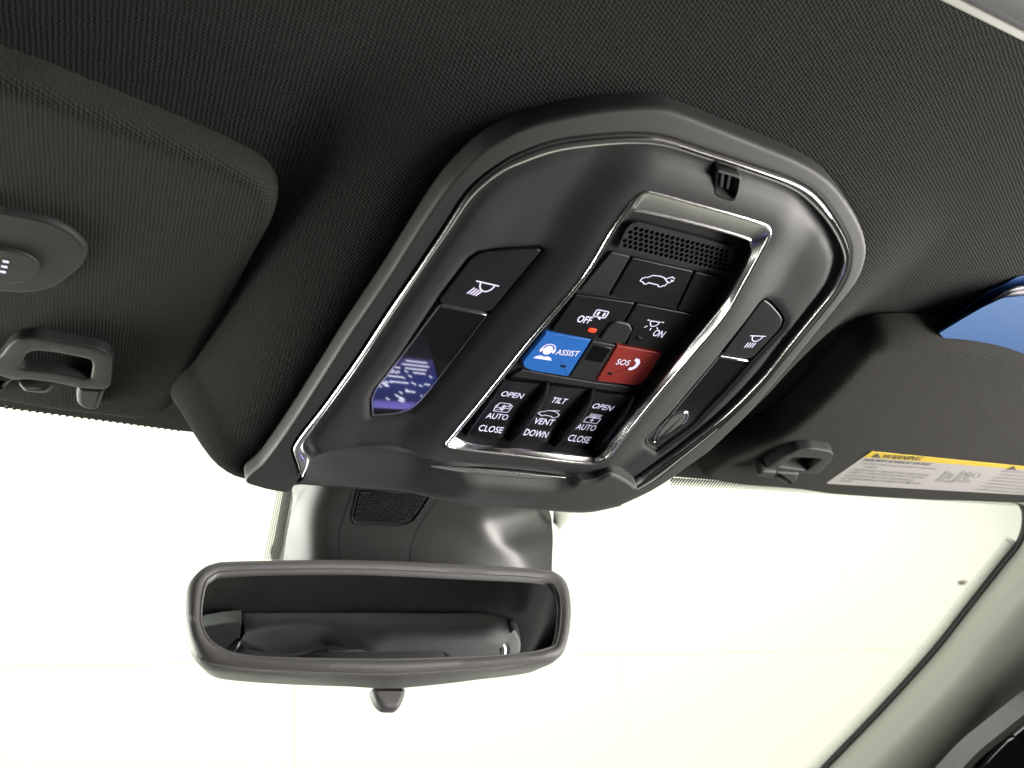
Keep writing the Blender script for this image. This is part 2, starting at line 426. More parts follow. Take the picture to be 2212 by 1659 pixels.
# ---- roof lining
out_roof = [tuple(ROOF.to(CON.wo((x, y, .0)))[:2]) for x, y in resample(ring_o, step=.006) + resample(front_l, step=.006)[::-1][1:-1]]
YF = lambda x: np.interp(x, [-.7, -.295, -.245, -.19, 0, .237, .45, .676, .9], [-.195, -.2195, -.226, -.231, -.234, -.228, -.221, -.209, -.19])
def zcon(y):          # depth of the console plane below the roof at roof-frame y
    return (-ROOF.o[2] * -1) * 1.0 + (-y) * math.tan(TAU)
sr_y = np.mean([p[1] for p in on(ROOF, 'N', [(1370, 0), (2212, 470)], 0)])
def build_headliner():
    nx, ny = 330, 150
    xs = np.linspace(-.72, .90, nx); V = []; F_ = []
    gx = []; gy = []
    for x in xs:
        t = np.linspace(0, 1, ny); yf = YF(x); gx.append(np.full(ny, x)); gy.append(yf + (sr_y - yf) * t)
    X = np.concatenate(gx); Yv = np.concatenate(gy)
    loop = ccw(out_roof); d = sdist(X, Yv, loop); ins = inside(X, Yv, loop)
    zc = zcon(Yv)
    fall = 1 - sstep(.006, .060, d)
    zo = np.maximum(zc - .001, .0)
    # console edge height: use the plane at the nearest console row
    yn = np.clip(Yv, min(q[1] for q in loop), max(q[1] for q in loop))
    ze = np.maximum(zcon(yn) - .001, 0)
    Z = np.where(ins, zo - .004 * sstep(0, .006, d), ze * fall)
    Z += -.010 * sstep(.45, .9, np.abs(X)) * 0
    for a, b, c in zip(X, Yv, Z): V.append((a, b, c))
    for i in range(nx - 1):
        for j in range(ny - 1):
            a = i * ny + j; F_.append((a, a + ny, a + ny + 1, a + 1))
    return raw('headliner', V, F_, M['cloth'], None, ROOF.mw, 180)
o = build_headliner(); o['kind'] = 'structure'

# ---- studio outside the windshield: white wall of butted panels
WY = 3.4
def wall_at(px, py):
    r = wray(px, py); t = (WY - CAM[1]) / r[1]; P = CAM + r * t; return P[0], P[2]
sx1 = wall_at(1352, 1520)[0]; sz1 = wall_at(200, 1437)[1]
wall = thing('studio_wall', 'white panelled studio wall seen through the windshield', 'wall', Matrix.Translation((0, WY, 0)))
xs = [sx1 - 6.8, sx1 - 5.1, sx1 - 3.4, sx1 - 1.7, sx1, sx1 + 1.9, sx1 + 3.8, sx1 + 5.7]; zs = [sz1 - 3.0, sz1 - 1.4, sz1, sz1 + 1.5, sz1 + 2.8]
for i in range(len(xs) - 1):
    for j in range(len(zs) - 1):
        e_ = .0009; l = [(xs[i] + e_, zs[j] + e_), (xs[i + 1] - e_, zs[j] + e_), (xs[i + 1] - e_, zs[j + 1] - e_), (xs[i] + e_, zs[j + 1] - e_)]
        V = [(x, .02, z) for x, z in l] + [(x, 0, z) for x, z in l]
        raw('wall_panel', V, [(0, 1, 5, 4), (1, 2, 6, 5), (2, 3, 7, 6), (3, 0, 4, 7), (4, 5, 6, 7)], M['wall'], wall, Matrix.Translation((0, WY, 0)), 20)
raw('wall_backing', [(xs[0], .03, zs[0]), (xs[-1], .03, zs[0]), (xs[-1], .03, zs[-1]), (xs[0], .03, zs[-1])], [(0, 1, 2, 3)], M['wall'], wall, Matrix.Translation((0, WY, 0)))
fl = raw('studio_floor', [(-5, 1.5, -1.2), (6, 1.5, -1.2), (6, WY, -1.2), (-5, WY, -1.2)], [(0, 1, 2, 3)], M['wall']); fl['kind'] = 'structure'
fx, fz = wall_at(2075, 1258)
bk = raw('wall_bracket', [(fx + a * .035, WY - b * .03, fz + c * .006) for a in (-1, 1) for b in (0, 1) for c in (-1, 1)],
         [(0, 1, 3, 2), (4, 6, 7, 5), (0, 4, 5, 1), (2, 3, 7, 6), (0, 2, 6, 4), (1, 5, 7, 3)], M['label'], fix=True)
tag(bk, 'tiny beige bracket on the white wall near the pillar', 'bracket')


# ---- cabin below the frame, which the trim and the lenses mirror
M['dash'] = grain(mat('dashboard_plastic', (.13, .125, .13), .6)); M['seat'] = grain(mat('seat_leather', (.09, .086, .084), .55), 600, .3); M['carpet'] = mat('cabin_carpet', (.06, .057, .055), .9)
def slab(name, loop, y0, y1, m):     # profile in (y, z) swept across the car
    V = [(x, a, b) for x in (y0, y1) for a, b in loop]; n = len(loop)
    o = raw(name, V, [(i, (i + 1) % n, n + (i + 1) % n, n + i) for i in range(n)] + [tuple(range(n)), tuple(range(n, 2 * n))], m, fix=True, sharp=50); o['kind'] = 'structure'; return o
slab('dashboard', [(.42, -.62), (.36, -.52), (.37, -.46), (.42, -.43), (.60, -.42), (.95, -.46), (.95, -.62)], -.72, .72, M['dash'])
slab('cabin_floor', [(-1.6, -.80), (.40, -.80), (.40, -.84), (-1.6, -.84)], -.72, .72, M['carpet'])

slab('passenger_seat', [(-.75, -.60), (.12, -.58), (.17, -.52), (.14, -.46), (.0, -.44), (-.45, -.50), (-.62, -.38), (-.80, -.15), (-.92, -.16), (-.80, -.45)], .14, .62, M['seat'])

# ================================================================== windshield
ws = thing('windshield', 'clear windshield glass with dotted black border below the headliner', 'windshield', GLS.mw)
def glass_sheet():
    V = []; F_ = []
    nx, ny = 40, 2
    for i in range(nx + 1):
        x = -.80 + 1.68 * i / nx; yf = -float(YF(x)) - .236
        V += [(x, -yf * .0 - .95, 0.), (x, .03, 0.)]
    for i in range(nx): F_.append((2 * i, 2 * i + 2, 2 * i + 3, 2 * i + 1))
    return raw('glass', V, F_, M['glass'], ws, GLS.mw)
glass_sheet()
dotV, dotF = [], []
def dot(x, y, r, z=.0006, n=6):
    b = len(dotV)
    for k in range(n):
        a = 2 * math.pi * k / n; dotV.append((x + r * math.cos(a), y + r * math.sin(a), z))
    dotF.append(tuple(range(b, b + n)))
def dot_band(q, nu, nv, r0, r1):
    """q: four photo points (outer a, outer b, inner b, inner a)"""
    P = [np.array(GLS.at(x, y, .0006)) for x, y in q]
    for i in range(nu):
        for j in range(nv):
            s = (i + .5 * (j % 2)) / nu; t = j / max(1, nv - 1)
            p = (P[0] * (1 - s) + P[1] * s) * (1 - t) + (P[3] * (1 - s) + P[2] * s) * t
            dot(p[0], p[1], r0 + (r1 - r0) * t)
dot_band(vw('V', [(602, 1050), (571, 1209), (602, 1209), (631, 1050)]), 42, 8, .00058, .00082)
dot_band(vw('V', [(1243, 1096), (1208, 1145), (1196, 1130), (1198, 1094)]), 13, 9, .0007, .0010)
dot_band(vw('V', [(-20, 876), (400, 931), (400, 927), (-20, 872)]), 27, 2, .0011, .0018)
dot_band(vw('V', [(1450, 1046), (2212, 1092), (2212, 1080), (1450, 1034)]), 150, 4, .0010, .0017)

# ---- right windshield pillar, its edge traced on the glass plane
PE = crom(vw('V', [(2188, 1085), (2207, 1096), (2209, 1135), (2196, 1172), (2166, 1210), (2090, 1306), (2017, 1399), (1906, 1522), (1774, 1659), (1650, 1790)]), False, 8)
PE = resample(PE, n=60)
def pill_dir(i):
    a, b = np.array(PE[max(i - 1, 0)]), np.array(PE[min(i + 1, len(PE) - 1)]); d = (b - a) / np.linalg.norm(b - a)
    return np.array([-d[1], d[0]]) * (-1 if -d[1] < 0 and True else 1)
def glass_depth(px, py):
    r = wray(px, py); return ((GLS.o - CAM) @ GLS.z) / (r @ GLS.z)
for k in range(22, 200):
    t = k / 199 * (len(PE) - 1); i = min(int(t), len(PE) - 2); f_ = t - i
    e = np.array(PE[i]) * (1 - f_) + np.array(PE[i + 1]) * f_
    d = np.array(PE[i + 1]) - np.array(PE[i]); d /= np.linalg.norm(d); nrmv = np.array([d[1], -d[0]])
    if nrmv[0] > 0: nrmv = -nrmv
    for j in range(6):
        q = e + nrmv * (2 + j * 4.2 + (k % 2) * 2.1)
        x, y = GLS.at(q[0], q[1], .0006); dot(x, y, .0022 - .00025 * j, n=5)
fr_ = raw('frit_dots', dotV, dotF, M['frit'], ws, GLS.mw); fr_['kind'] = 'stuff'

pl = thing('windshield_pillar', 'windshield pillar trim with glare painted in as pale grey slanting down the right edge', 'pillar', Matrix.Identity(4))
prof = [(-3, .0), (2, .004), (8, .006), (11, .004), (16, .012), (30, .030), (60, .052), (100, .066), (140, .070), (175, .058), (200, .03), (232, -.01)]
rows = []
for off, up in prof:
    r = []
    for i, e in enumerate(PE):
        a, b = np.array(PE[max(i - 1, 0)]), np.array(PE[min(i + 1, len(PE) - 1)]); d = (b - a) / np.linalg.norm(b - a)
        nv_ = np.array([d[1], -d[0]])
        if i < 5: nv_ = nrm((1, .15))
        if nv_[0] < 0: nv_ = -nv_
        q = np.array(e) + nv_ * off; dp = glass_depth(*e) - up
        r.append(tuple(wpt(q[0], q[1], dp)))
    rows.append(r)
loft('seal', rows[:4], M['rubber'], pl, None, False, 60)
loft('trim', rows[3:], M['pillar'], pl, None, False, 60)
# chrome-edged door piece at the foot of the pillar
dq = vw('V', [(2060, 1700), (2120, 1640), (2165, 1600), (2215, 1560), (2290, 1500), (2330, 1560), (2330, 1700)])
dr = thing('door_trim', 'dark glossy door trim with bright edge below the pillar in the corner', 'door trim', Matrix.Identity(4))
DF = Frame(wpt(2180, 1630, .90), B @ np.array([1, 0, .25]), B @ np.array([0, -1, -.1]))
dr.matrix_world = DF.mw
plate('door_panel', rnd([DF.at(x, y, .012) for x, y in dq], .012), -.02, .012, .006, M['black'], dr, DF.mw)
eo = [DF.at(x, y, .016) for x, y in crom(vw('V', [(2048, 1700), (2110, 1632), (2160, 1590), (2212, 1548), (2290, 1486)]), False, 6)]
ei = [DF.at(x, y, .016) for x, y in crom(vw('V', [(2060, 1702), (2120, 1640), (2168, 1600), (2218, 1560), (2296, 1498)]), False, 6)]
loft('edge_strip', [[(x, y, -.01) for x, y in eo], [(x, y, .014) for x, y in eo], [(x * .5 + a * .5, y * .5 + b * .5, .018) for (x, y), (a, b) in zip(eo, ei)], [(x, y, .012) for x, y in ei]], M['cover'], dr, DF.mw, False)
dk = [DF.at(x, y, .02) for x, y in vw('V', [(2114, 1668), (2150, 1628), (2181, 1597), (2203, 1592), (2212, 1610), (2230, 1668)])]
plate('gloss_insert', rnd(dk, .006), .010, .018, .003, M['black'], dr, DF.mw)

# ================================================================== sunroof
sr = thing('sunroof', 'sunroof opening with pale frame and dark seal behind the console', 'sunroof', ROOF.mw)
def bar(name, x0, x1, y0, y1, z0, z1, m, parent, mw, b=.003):
    plate(name, rnd([(x0, y0), (x1, y0), (x1, y1), (x0, y1)], b), z0, z1, b, m, parent, mw)
s1 = np.mean([p[1] for p in on(ROOF, 'N', [(1580, 0), (2212, 345)], -.004)])
s2 = np.mean([p[1] for p in on(ROOF, 'N', [(1720, 0), (2212, 255)], -.006)])
bar('frame', -.55, .62, sr_y + .0005, s1, -.03, -.001, M['roofmetal'], sr, ROOF.mw, .002)
bar('seal', -.55, .62, s1 + .0005, s2, -.03, -.004, M['rubber'], sr, ROOF.mw, .002)
bar('side_rail', -.72, -.55, sr_y + .001, .95, -.03, .0, M['cloth'], sr, ROOF.mw)
bar('side_rail', .62, .90, sr_y + .001, .95, -.03, .0, M['cloth'], sr, ROOF.mw)
bar('rear_shade', -.55, .62, sr_y + .42, .95, -.03, -.006, M['cloth'], sr, ROOF.mw)
V = [(-.55, s2, -.02), (.62, s2, -.02), (.62, sr_y + .42, -.02), (-.55, sr_y + .42, -.02)]
raw('glass', V, [(0, 1, 2, 3)], M['glass'], sr, ROOF.mw)

# ================================================================== overhead console
cs = thing('overhead_console', 'black overhead console with chrome trim, map lamps and backlit buttons', 'console', CON.mw)
# ---- surround ring
ring_loop = ring_o + list(reversed(ch_o))
ringL = ccw(ring_loop)
def h_ring(X, Yv):
    d = sdist(X, Yv, ring_o, False); r = .0018
    e = np.clip(d / r, 0, 1)
    ci = sdist(X, Yv, ch_o, False)
    return -.001 + .0098 * np.sqrt(np.maximum(0, 1 - (1 - e) ** 2)) + .0012 * sstep(.02, 0, ci) - .0022 * sstep(.0016, 0, ci)
patch('surround', ring_loop, h_ring, M['ring'], cs, CON.mw, step=.005, rows=(.0003, .0007, .0014, .0022, .0032), skirt=-.006, sharp=60)
# ---- chrome trim strip
N_S = 260
co_, ci_ = resample(ch_o, n=N_S), resample(ch_i, n=N_S)
# pair the two edges of the strip by nearest point so that the ribbon stays square
ci_arr = np.array(resample(ch_i, n=1200)); pair = []; last = 0
for q in co_:
    dd = np.linalg.norm(ci_arr[last:last + 160] - np.array(q), axis=1); last = last + int(dd.argmin()); pair.append(tuple(ci_arr[last]))
pair[-1] = tuple(ci_arr[-1])
def mixl(t, z): return [(a[0] * (1 - t) + b[0] * t, a[1] * (1 - t) + b[1] * t, z) for a, b in zip(co_, pair)]
loft('chrome_strip', [mixl(0, .004), mixl(0, .0094), mixl(.06, .0103), mixl(.15, .0110), mixl(.24, .0113), mixl(.5, .0111), mixl(.76, .0108), mixl(.85, .0104), mixl(.94, .0096), mixl(1, .0086), mixl(1, .001)], M['chrome'], cs, CON.mw, False, 50)
# ---- bezel outline
BZ_OUT = (vw('J', [(200, 960), (245, 920), (320, 905), (700, 1005), (1000, 1088), (1225, 1160), (1268, 1195), (1272, 1260), (1180, 1440), (1060, 1659)])
          + vw('L', [(850, 290), (600, 590), (300, 940), (0, 1310)])
          + vw('C', [(1300, 1270), (1230, 1322), (1100, 1335), (700, 1290), (300, 1245), (140, 1222), (100, 1195), (150, 1130), (400, 826), (700, 450), (1090, -10)])
          + vw('B', [(700, 770)]))
bz_o = crom(con(BZ_OUT, .0125), True, 4)
# ---- lamp openings
LSW = vw('K', [(1527, 178), (1490, 163), (1150, 183), (1000, 203), (930, 250), (680, 578), (690, 612), (1100, 690)])
LLN = vw('K', [(690, 620), (1092, 705), (860, 1010), (600, 1340), (510, 1440), (440, 1490), (330, 1522), (135, 1540), (131, 1390), (165, 1315), (340, 1090)])
RSW = vw('L', [(1125, 190), (1165, 165), (1215, 195), (1295, 285), (1318, 335), (1295, 400), (1060, 652), (806, 620)])
RLN = vw('L', [(800, 627), (1047, 667), (900, 840), (730, 1020), (560, 1205), (300, 1392), (285, 1400), (205, 1352), (197, 1310), (400, 1110), (600, 870)])
lop = ccw(con(LSW[:6], .006)) ; 
L_HOLE = con([LSW[0], LSW[1], LSW[2], LSW[3], LSW[4], LSW[5]] + [LLN[10], LLN[9], LLN[8], LLN[7], LLN[6], LLN[5], LLN[4], LLN[3], LLN[2], LLN[1]], .0065)
R_HOLE = con([RSW[0], RSW[1], RSW[2], RSW[3], RSW[4], RSW[5], RSW[6]] + RLN[1:10] + [RLN[10], RLN[0]], .0065)
l_hole = offset(ccw(L_HOLE), -.0010); r_hole = offset(ccw(R_HOLE), -.0010)
CLIP = vw('J', [(822, 690), (1020, 748), (1003, 860), (985, 905), (950, 938), (905, 932), (830, 905), (795, 885), (803, 830)])
clip_hole = rnd(con(CLIP, .0085), .002)
# ---- panel and the folding glasses holder in front of it
SEAM = vw('V', [(671, 992), (686, 984), (716, 975), (770, 966), (850, 966), (932, 986), (1040, 1000), (1141, 1012), (1240, 1018), (1281, 1014), (1300, 1005), (1318, 1001), (1345, 1014), (1369, 1031)])
seam = crom(con(SEAM, .008), False, 5)
def trim_ci():      # panel side of the chrome strip between the two seam ends
    A = np.array(ch_i); s = np.linalg.norm(A - np.array(seam[0]), axis=1).argmin(); e = np.linalg.norm(A - np.array(seam[-1]), axis=1).argmin()
    return [tuple(q) for q in A[s + 1:e]]
panel_loop = trim_ci() + list(reversed(seam))
bzl = ccw(bz_o)
yr = max(q[1] for q in bz_o)
def h_panel(X, Yv):
    d = sdist(X, Yv, bz_o); dc = sdist(X, Yv, ch_i, False)
    ridge = 1 - sstep(.002, .028, d)
    wing = .0065 + .0062 * ridge
    # crowned shoulder that rises to the trim at the rear and sides
    wing = wing + .0012 * sstep(.030, .010, dc) - .0030 * sstep(.0065, .0, dc)
    lamp_d = np.minimum(sdist(X, Yv, l_hole), sdist(X, Yv, r_hole))
    return wing - .0012 * sstep(.003, 0, lamp_d)
patch('panel', panel_loop, h_panel, M['panel'], cs, CON.mw, holes=[offset(bzl, .0006), l_hole, r_hole, clip_hole], step=.0030, rows=(.0006, .0014, .0024), skirt=-.003, sharp=70)
hl = lambda x, y: float(h_panel(np.array([x]), np.array([y]))[0])

# glasses holder door
right_edge = con(vw('V', [(1369, 1033), (1367, 1043), (1338, 1059), (1333, 1081)]), .008)
door_loop = seam + right_edge[1:] + list(reversed(front_l))[1:-1] + con(vw('V', [(622, 1054), (641, 1042), (659, 1024)]), .006)
RIDGE = crom(con(vw('V', [(560, 1030), (690, 1022), (800, 1040), (915, 1036), (1042, 1042), (1168, 1051), (1219, 1046), (1273, 1020), (1330, 1004), (1400, 990)]), .012), False, 6)
ra = np.array(RIDGE); ro = ra[:, 0].argsort()
SC_C = np.array(CON.at(800, 1015, .008))
door_floor = .0080
def h_door(X, Yv):
    yr_ = np.interp(X, ra[ro, 0], ra[ro, 1])
    q = yr_ - Yv                                   # + = in front of the lip's crest
    lip = door_floor + .0085 * sstep(-.011, .001, q) * sstep(-.07, -.02, X)
    fr = sdist(X, Yv, front_l, False)
    lip = lip - .013 * (1 - np.sqrt(np.maximum(0, 1 - (1 - np.clip(fr / .016, 0, 1)) ** 2)))
    # finger scoop on the driver's side
    e = ((X - SC_C[0] - .004) / .050) ** 2 + ((Yv - SC_C[1]) / .021) ** 2
    lip = lip - .0050 * sstep(1.2, .1, e)
    rim = .0012 * np.exp(-((np.sqrt(e) - 1.15) / .2) ** 2) * sstep(.0, -.03, X)
    sd = sdist(X, Yv, seam, False)
    return lip + rim - .0016 * sstep(.0025, 0, sd)
patch('glasses_holder', door_loop, h_door, M['ring'], cs, CON.mw, step=.0035, rows=(.0005, .0012, .0022, .0035), skirt=-.012, sharp=70)
cst = con(vw('D', [(1035, 690), (1250, 708), (1400, 722), (1600, 742), (1770, 757), (1768, 764), (1650, 763), (1500, 764), (1350, 750), (1200, 728), (1035, 700)]), .0105)
plate('handle_strip', cst, .004, .0110, .0006, M['chrome'], cs, CON.mw)
# underside of the front edge, closing the pod towards the windshield
fb = resample(front_l, n=80)
loft('front_fascia', [[(x, y, -.004) for x, y in fb], [(x, y - .004, -.010) for x, y in fb], [(x, y - .004, -.045) for x, y in fb]], M['panel'], cs, CON.mw, False, 60)
# recess floors below lamps, bezel and clip
for lp, z in ((offset(bzl, -.004), -.0042), (offset(ccw(l_hole), -.003), -.0038), (offset(ccw(r_hole), -.003), -.0038), (offset(ccw(clip_hole), -.002), .0052)):
    raw('backing', [(x, y, z) for x, y in resample(lp, n=60, closed=True)], [tuple(range(60))], M['dark'] if z < 0 else M['carrier'], cs, CON.mw)

# ---- bezel
BZ_IN = (vw('J', [(110, 1152), (180, 1088), (240, 1076), (700, 1180), (1060, 1285), (1108, 1330), (1108, 1420), (1000, 1640)])
         + vw('L', [(800, 232), (500, 602), (200, 980), (0, 1217)]) + vw('C', [(1215, 1282), (1130, 1284), (700, 1238), (300, 1198), (175, 1184)]))
bi_r = con(BZ_IN, .0095)
A_o = np.array(bz_o)
left_o = con(vw('C', [(150, 1130), (400, 826), (700, 450), (1090, -10)]) + vw('B', [(700, 770)]), .0125)
left_i = [(x + .0034, y) for x, y in left_o]
bz_i = crom(bi_r[:-1] + [(left_i[0][0] + .0, left_i[0][1] - .004)] + left_i, True, 4)
bo_ = resample(bz_o, n=240, closed=True)
bi_arr = np.array(resample(bz_i, n=2400, closed=True)); cen = A_o.mean(0)
def nearest(q, t=.0):
    return tuple(bi_arr[np.linalg.norm(bi_arr - np.array(q), axis=1).argmin()])
bi_ = [nearest(q) for q in bo_]
def mb(t, z): return [(a[0] * (1 - t) + b[0] * t, a[1] * (1 - t) + b[1] * t, z) for a, b in zip(bo_, bi_)]
def mr_(d, z):       # parallel offset inwards from the outer edge by d
    return [(q[0], q[1], z) for q in offset(bo_, d)]
bo_ = ccw(bo_); bi_ = [nearest(q) for q in bo_]
loft('bezel_rim', [mr_(-.0004, .008), mr_(-.0004, .0128), mr_(-.0001, .0134), mr_(.0004, .0138), mr_(.0009, .0138), mr_(.0014, .0134), mr_(.0017, .0127), mr_(.0018, .010)], M['chrome'], cs, CON.mw, True, 60)
bm_ = offset(bo_, .0016)
def mb(t, z): return [(a[0] * (1 - t) + b[0] * t, a[1] * (1 - t) + b[1] * t, z) for a, b in zip(bm_, bi_)]
loft('bezel', [mb(0, .0128), mb(.06, .0124), mb(.86, .0099), mb(.93, .0102), mb(.98, .0100), mb(1, .0090)], M['bezel'], cs, CON.mw, True, 30)
loft('bezel_well', [mb(1, .0090), mb(1, .0060), mb(1, -.004)], M['button'], cs, CON.mw, True, 30)

# ---- button carrier inside the bezel
ZB = .0022           # button row face
(_, RT) = CON.at(1187, 829, .002)       # rear end of the rocker row
(_, RB) = CON.at(1135, 968, .002)       # front end of the rocker row
patch('button_carrier', offset(ccw(bi_), -.0006), lambda X, Yv: .0008 - .0048 * sstep(RT + .0008, RT - .0008, Yv), M['carrier'], cs, CON.mw, step=.0045, rows=(), sharp=40)
def key(name, view, pts, z=ZB, bev=.0006, m='button', r=.0012, sh=None, label=None, g=.0002):
    loop = offset(ccw(rnd(on(CON, view, pts, z), r)), g)
    o = plate(name, loop, .0002, z, bev, M[m], cs, CON.mw)
    if label: o['label'] = label
    return o
# hexagonal microphone grille
GR = vw('J', [(48, 1372), (110, 1220), (165, 1158), (235, 1140), (700, 1258), (1000, 1348), (985, 1440), (930, 1580), (900, 1572)])
gr_loop = offset(ccw(con(GR, .0028)), .0008)
def hexgrille(name, loop, p, rad, z, depth, m, parent, mw):
    L = np.array(loop); x0, y0 = L.min(0); x1, y1 = L.max(0)
    pts = [tuple(q) for q in resample(loop, step=.002, closed=True)]; nb = len(pts)
    edges = [(i, (i + 1) % nb) for i in range(nb)]; cent = []
    r = 0; y = y0
    while y < y1:
        x = x0 + (r % 2) * p / 2
        while x < x1:
            cent.append((x, y)); x += p
        y += p * .866; r += 1
    C = np.array(cent); ok = inside(C[:, 0], C[:, 1], loop) & (sdist(C[:, 0], C[:, 1], loop) > rad * 1.15); C = C[ok]
    hx = []
    for c in C:
        b = len(pts); h = [(c[0] + rad * math.cos(math.pi / 6 + k * math.pi / 3), c[1] + rad * math.sin(math.pi / 6 + k * math.pi / 3)) for k in range(6)]
        pts += h; edges += [(b + k, b + (k + 1) % 6) for k in range(6)]; hx.append(h)
    vv, _, ff, *_ = delaunay_2d_cdt([Vector(q) for q in pts], edges, [], 0, 1e-8)
    V2 = np.array([(q[0], q[1]) for q in vv]); T = np.array([f for f in ff if len(f) == 3]); ce = V2[T].mean(1)
    ok = inside(ce[:, 0], ce[:, 1], loop)
    for h, c in zip(hx, C): ok &= np.linalg.norm(ce - c, axis=1) > rad * .80
    V = [(a, b, z) for a, b in V2]; FF = [tuple(int(i) for i in t) for t in T[ok]]
    for h, c in zip(hx, C):
        b = len(V); V += [(q[0], q[1], z) for q in h] + [(c[0] + (q[0] - c[0]) * .8, c[1] + (q[1] - c[1]) * .8, z - depth) for q in h]
        FF += [(b + k, b + 6 + k, b + 6 + (k + 1) % 6, b + (k + 1) % 6) for k in range(6)]
    return raw(name, V, FF, m, parent, mw, 20)
hexgrille('microphone_grille', gr_loop, .00300, .00128, .0030, .0022, M['carrier'], cs, CON.mw)
lift = key('liftgate_button', 'B', [(815, 917), (1150, 992), (1050, 1205), (690, 1130)], ZB + .0004)
key('blank_key', 'B', [(700, 886), (808, 912), (684, 1126), (524, 1098)], ZB, m='carrier')
key('blank_key', 'B', [(1158, 994), (1312, 1030), (1210, 1232), (1058, 1206)], ZB, m='button')
off_b = key('lamp_off_button', 'B', [(508, 1118), (830, 1166), (775, 1262), (690, 1275), (615, 1372), (370, 1322)], ZB + .0003)
on_b = key('lamp_on_button', 'B', [(838, 1168), (1152, 1228), (1050, 1440), (780, 1400), (820, 1300), (782, 1264)], ZB + .0003)
key('thumb_tab', 'C', [(1213, 442), (1290, 325), (1340, 303), (1440, 325), (1462, 370), (1398, 476)], ZB + .0012, .0010, 'carrier', .002)
blue = key('assist_button', 'C', [(830, 385), (1160, 440), (990, 708), (720, 665), (665, 640), (655, 600)], ZB + .0008, .0006, 'blue', [.0005, .0005, .0005, .0015, .003, .003], label='blue assist call button')
red = key('emergency_button', 'C', [(1345, 480), (1675, 535), (1575, 705), (1530, 755), (1465, 772), (1190, 740)], ZB + .0008, .0006, 'red', [.0005, .0005, .003, .003, .0015, .0005], label='red emergency call button')
key('button_bridge', 'C', [(1165, 445), (1340, 480), (1185, 738), (998, 708)], ZB + .0002, .0006, 'carrier')
key('sensor_window', 'C', [(1180, 475), (1310, 500), (1240, 612), (1107, 590)], ZB + .0007, .0005, 'black', .0012)
key('carrier_sill', 'C', [(655, 655), (990, 718), (1190, 750), (1480, 785), (1400, 830), (1190, 800), (840, 748), (560, 712)], ZB + .0002, .0006, 'carrier', .0005)
for q, par in (((955, 630), blue), ((1295, 683), red), ((1505, 430), on_b)):
    c = on(CON, 'C', [q], ZB + .0008)[0]
    rr = rnd(place([(-1.6 * mm, -.8 * mm), (1.6 * mm, -.8 * mm), (1.6 * mm, .8 * mm), (-1.6 * mm, .8 * mm)], c), .0003)
    plate('indicator_window', rr, ZB, ZB + .0011, .0002, M['black'], par, CON.mw)
c = on(CON, 'C', [(1166, 369)], ZB + .0004)[0]
plate('indicator_light', rnd(place([(-2.3 * mm, -1.3 * mm), (2.3 * mm, -1.3 * mm), (2.3 * mm, 1.3 * mm), (-2.3 * mm, 1.3 * mm)], c), .0011), ZB, ZB + .0008, .0003, M['led'], off_b, CON.mw)

# ---- rocker switches in the front row, between curved fins
def zr(x, y):
    t = min(1, max(0, (RT - y) / (RT - RB))); return -.0002 + .0030 * (1 - math.sin(math.pi * min(1, t * 1.02))) + .0004
def rocker(name, q, label):
    c = on(CON, 'C', q, .002); n = 14; k = 8; V = []; FF = []
    for j in range(n + 1):
        t = j / n
        for i in range(k + 1):
            s = i / k
            x = (c[0][0] * (1 - s) + c[1][0] * s) * (1 - t) + (c[3][0] * (1 - s) + c[2][0] * s) * t
            y = (c[0][1] * (1 - s) + c[1][1] * s) * (1 - t) + (c[3][1] * (1 - s) + c[2][1] * s) * t
            V.append((x, y, zr(x, y) - .0009 * (abs(2 * s - 1) ** 6)))
    for j in range(n):
        for i in range(k):
            a = j * (k + 1) + i; FF.append((a, a + k + 1, a + k + 2, a + 1))
    b = len(V)
    rim = [i for i in range(k + 1)] + [j * (k + 1) + k for j in range(1, n + 1)] + [n * (k + 1) + i for i in range(k - 1, -1, -1)] + [j * (k + 1) for j in range(n - 1, 0, -1)]
    for i in rim: V.append((V[i][0], V[i][1], -.004))
    for i in range(len(rim)):
        j = (i + 1) % len(rim); FF.append((rim[i], b + i, b + j, rim[j]))
    o = raw(name, V, FF, M['button'], cs, CON.mw, 40, True); o['label'] = label; return o
r1 = rocker('rocker_switch', [(545, 730), (800, 752), (505, 1180), (240, 1148)], 'rocker switch reading OPEN AUTO CLOSE on the driver side')
r2 = rocker('rocker_switch', [(870, 765), (1130, 790), (830, 1215), (570, 1190)], 'rocker switch reading TILT VENT DOWN in the middle')
r3 = rocker('rocker_switch', [(1195, 812), (1450, 835), (1130, 1255), (890, 1225)], 'rocker switch reading OPEN AUTO CLOSE on the passenger side')
def fin(a, w=.0032, top=.0064):
    p = resample(crom(on(CON, 'C', a, .004), False, 6), n=24); L, Rr = [], []
    V = []; FF = []
    for i, q in enumerate(p):
        t = i / 23; g = (p[min(i + 1, 23)][0] - p[max(i - 1, 0)][0], p[min(i + 1, 23)][1] - p[max(i - 1, 0)][1]); gl = math.hypot(*g)
        nx, ny = -g[1] / gl, g[0] / gl
        zt = .0030 + (top - .0030) * math.sin(math.pi * min(1, t * .75 + .12)) ** .8
        ww = w * (.55 + .45 * math.sin(math.pi * min(1, .15 + t * .8)))
        for s, z in ((-1, -.004), (-.9, zt - .0012), (-.45, zt - .0001), (.2, zt), (.8, zt - .0010), (1, -.004)):
            V.append((q[0] + nx * s * ww / 2, q[1] + ny * s * ww / 2, z))
    for i in range(23):
        for k in range(5): FF.append((i * 6 + k, (i + 1) * 6 + k, (i + 1) * 6 + k + 1, i * 6 + k + 1))
    FF += [tuple(range(6)), tuple(range(23 * 6, 24 * 6))]
    return raw('switch_fin', V, FF, M['fin'], cs, CON.mw, 50, True)
fin([(845, 755), (820, 840), (740, 970), (640, 1110), (535, 1215)])
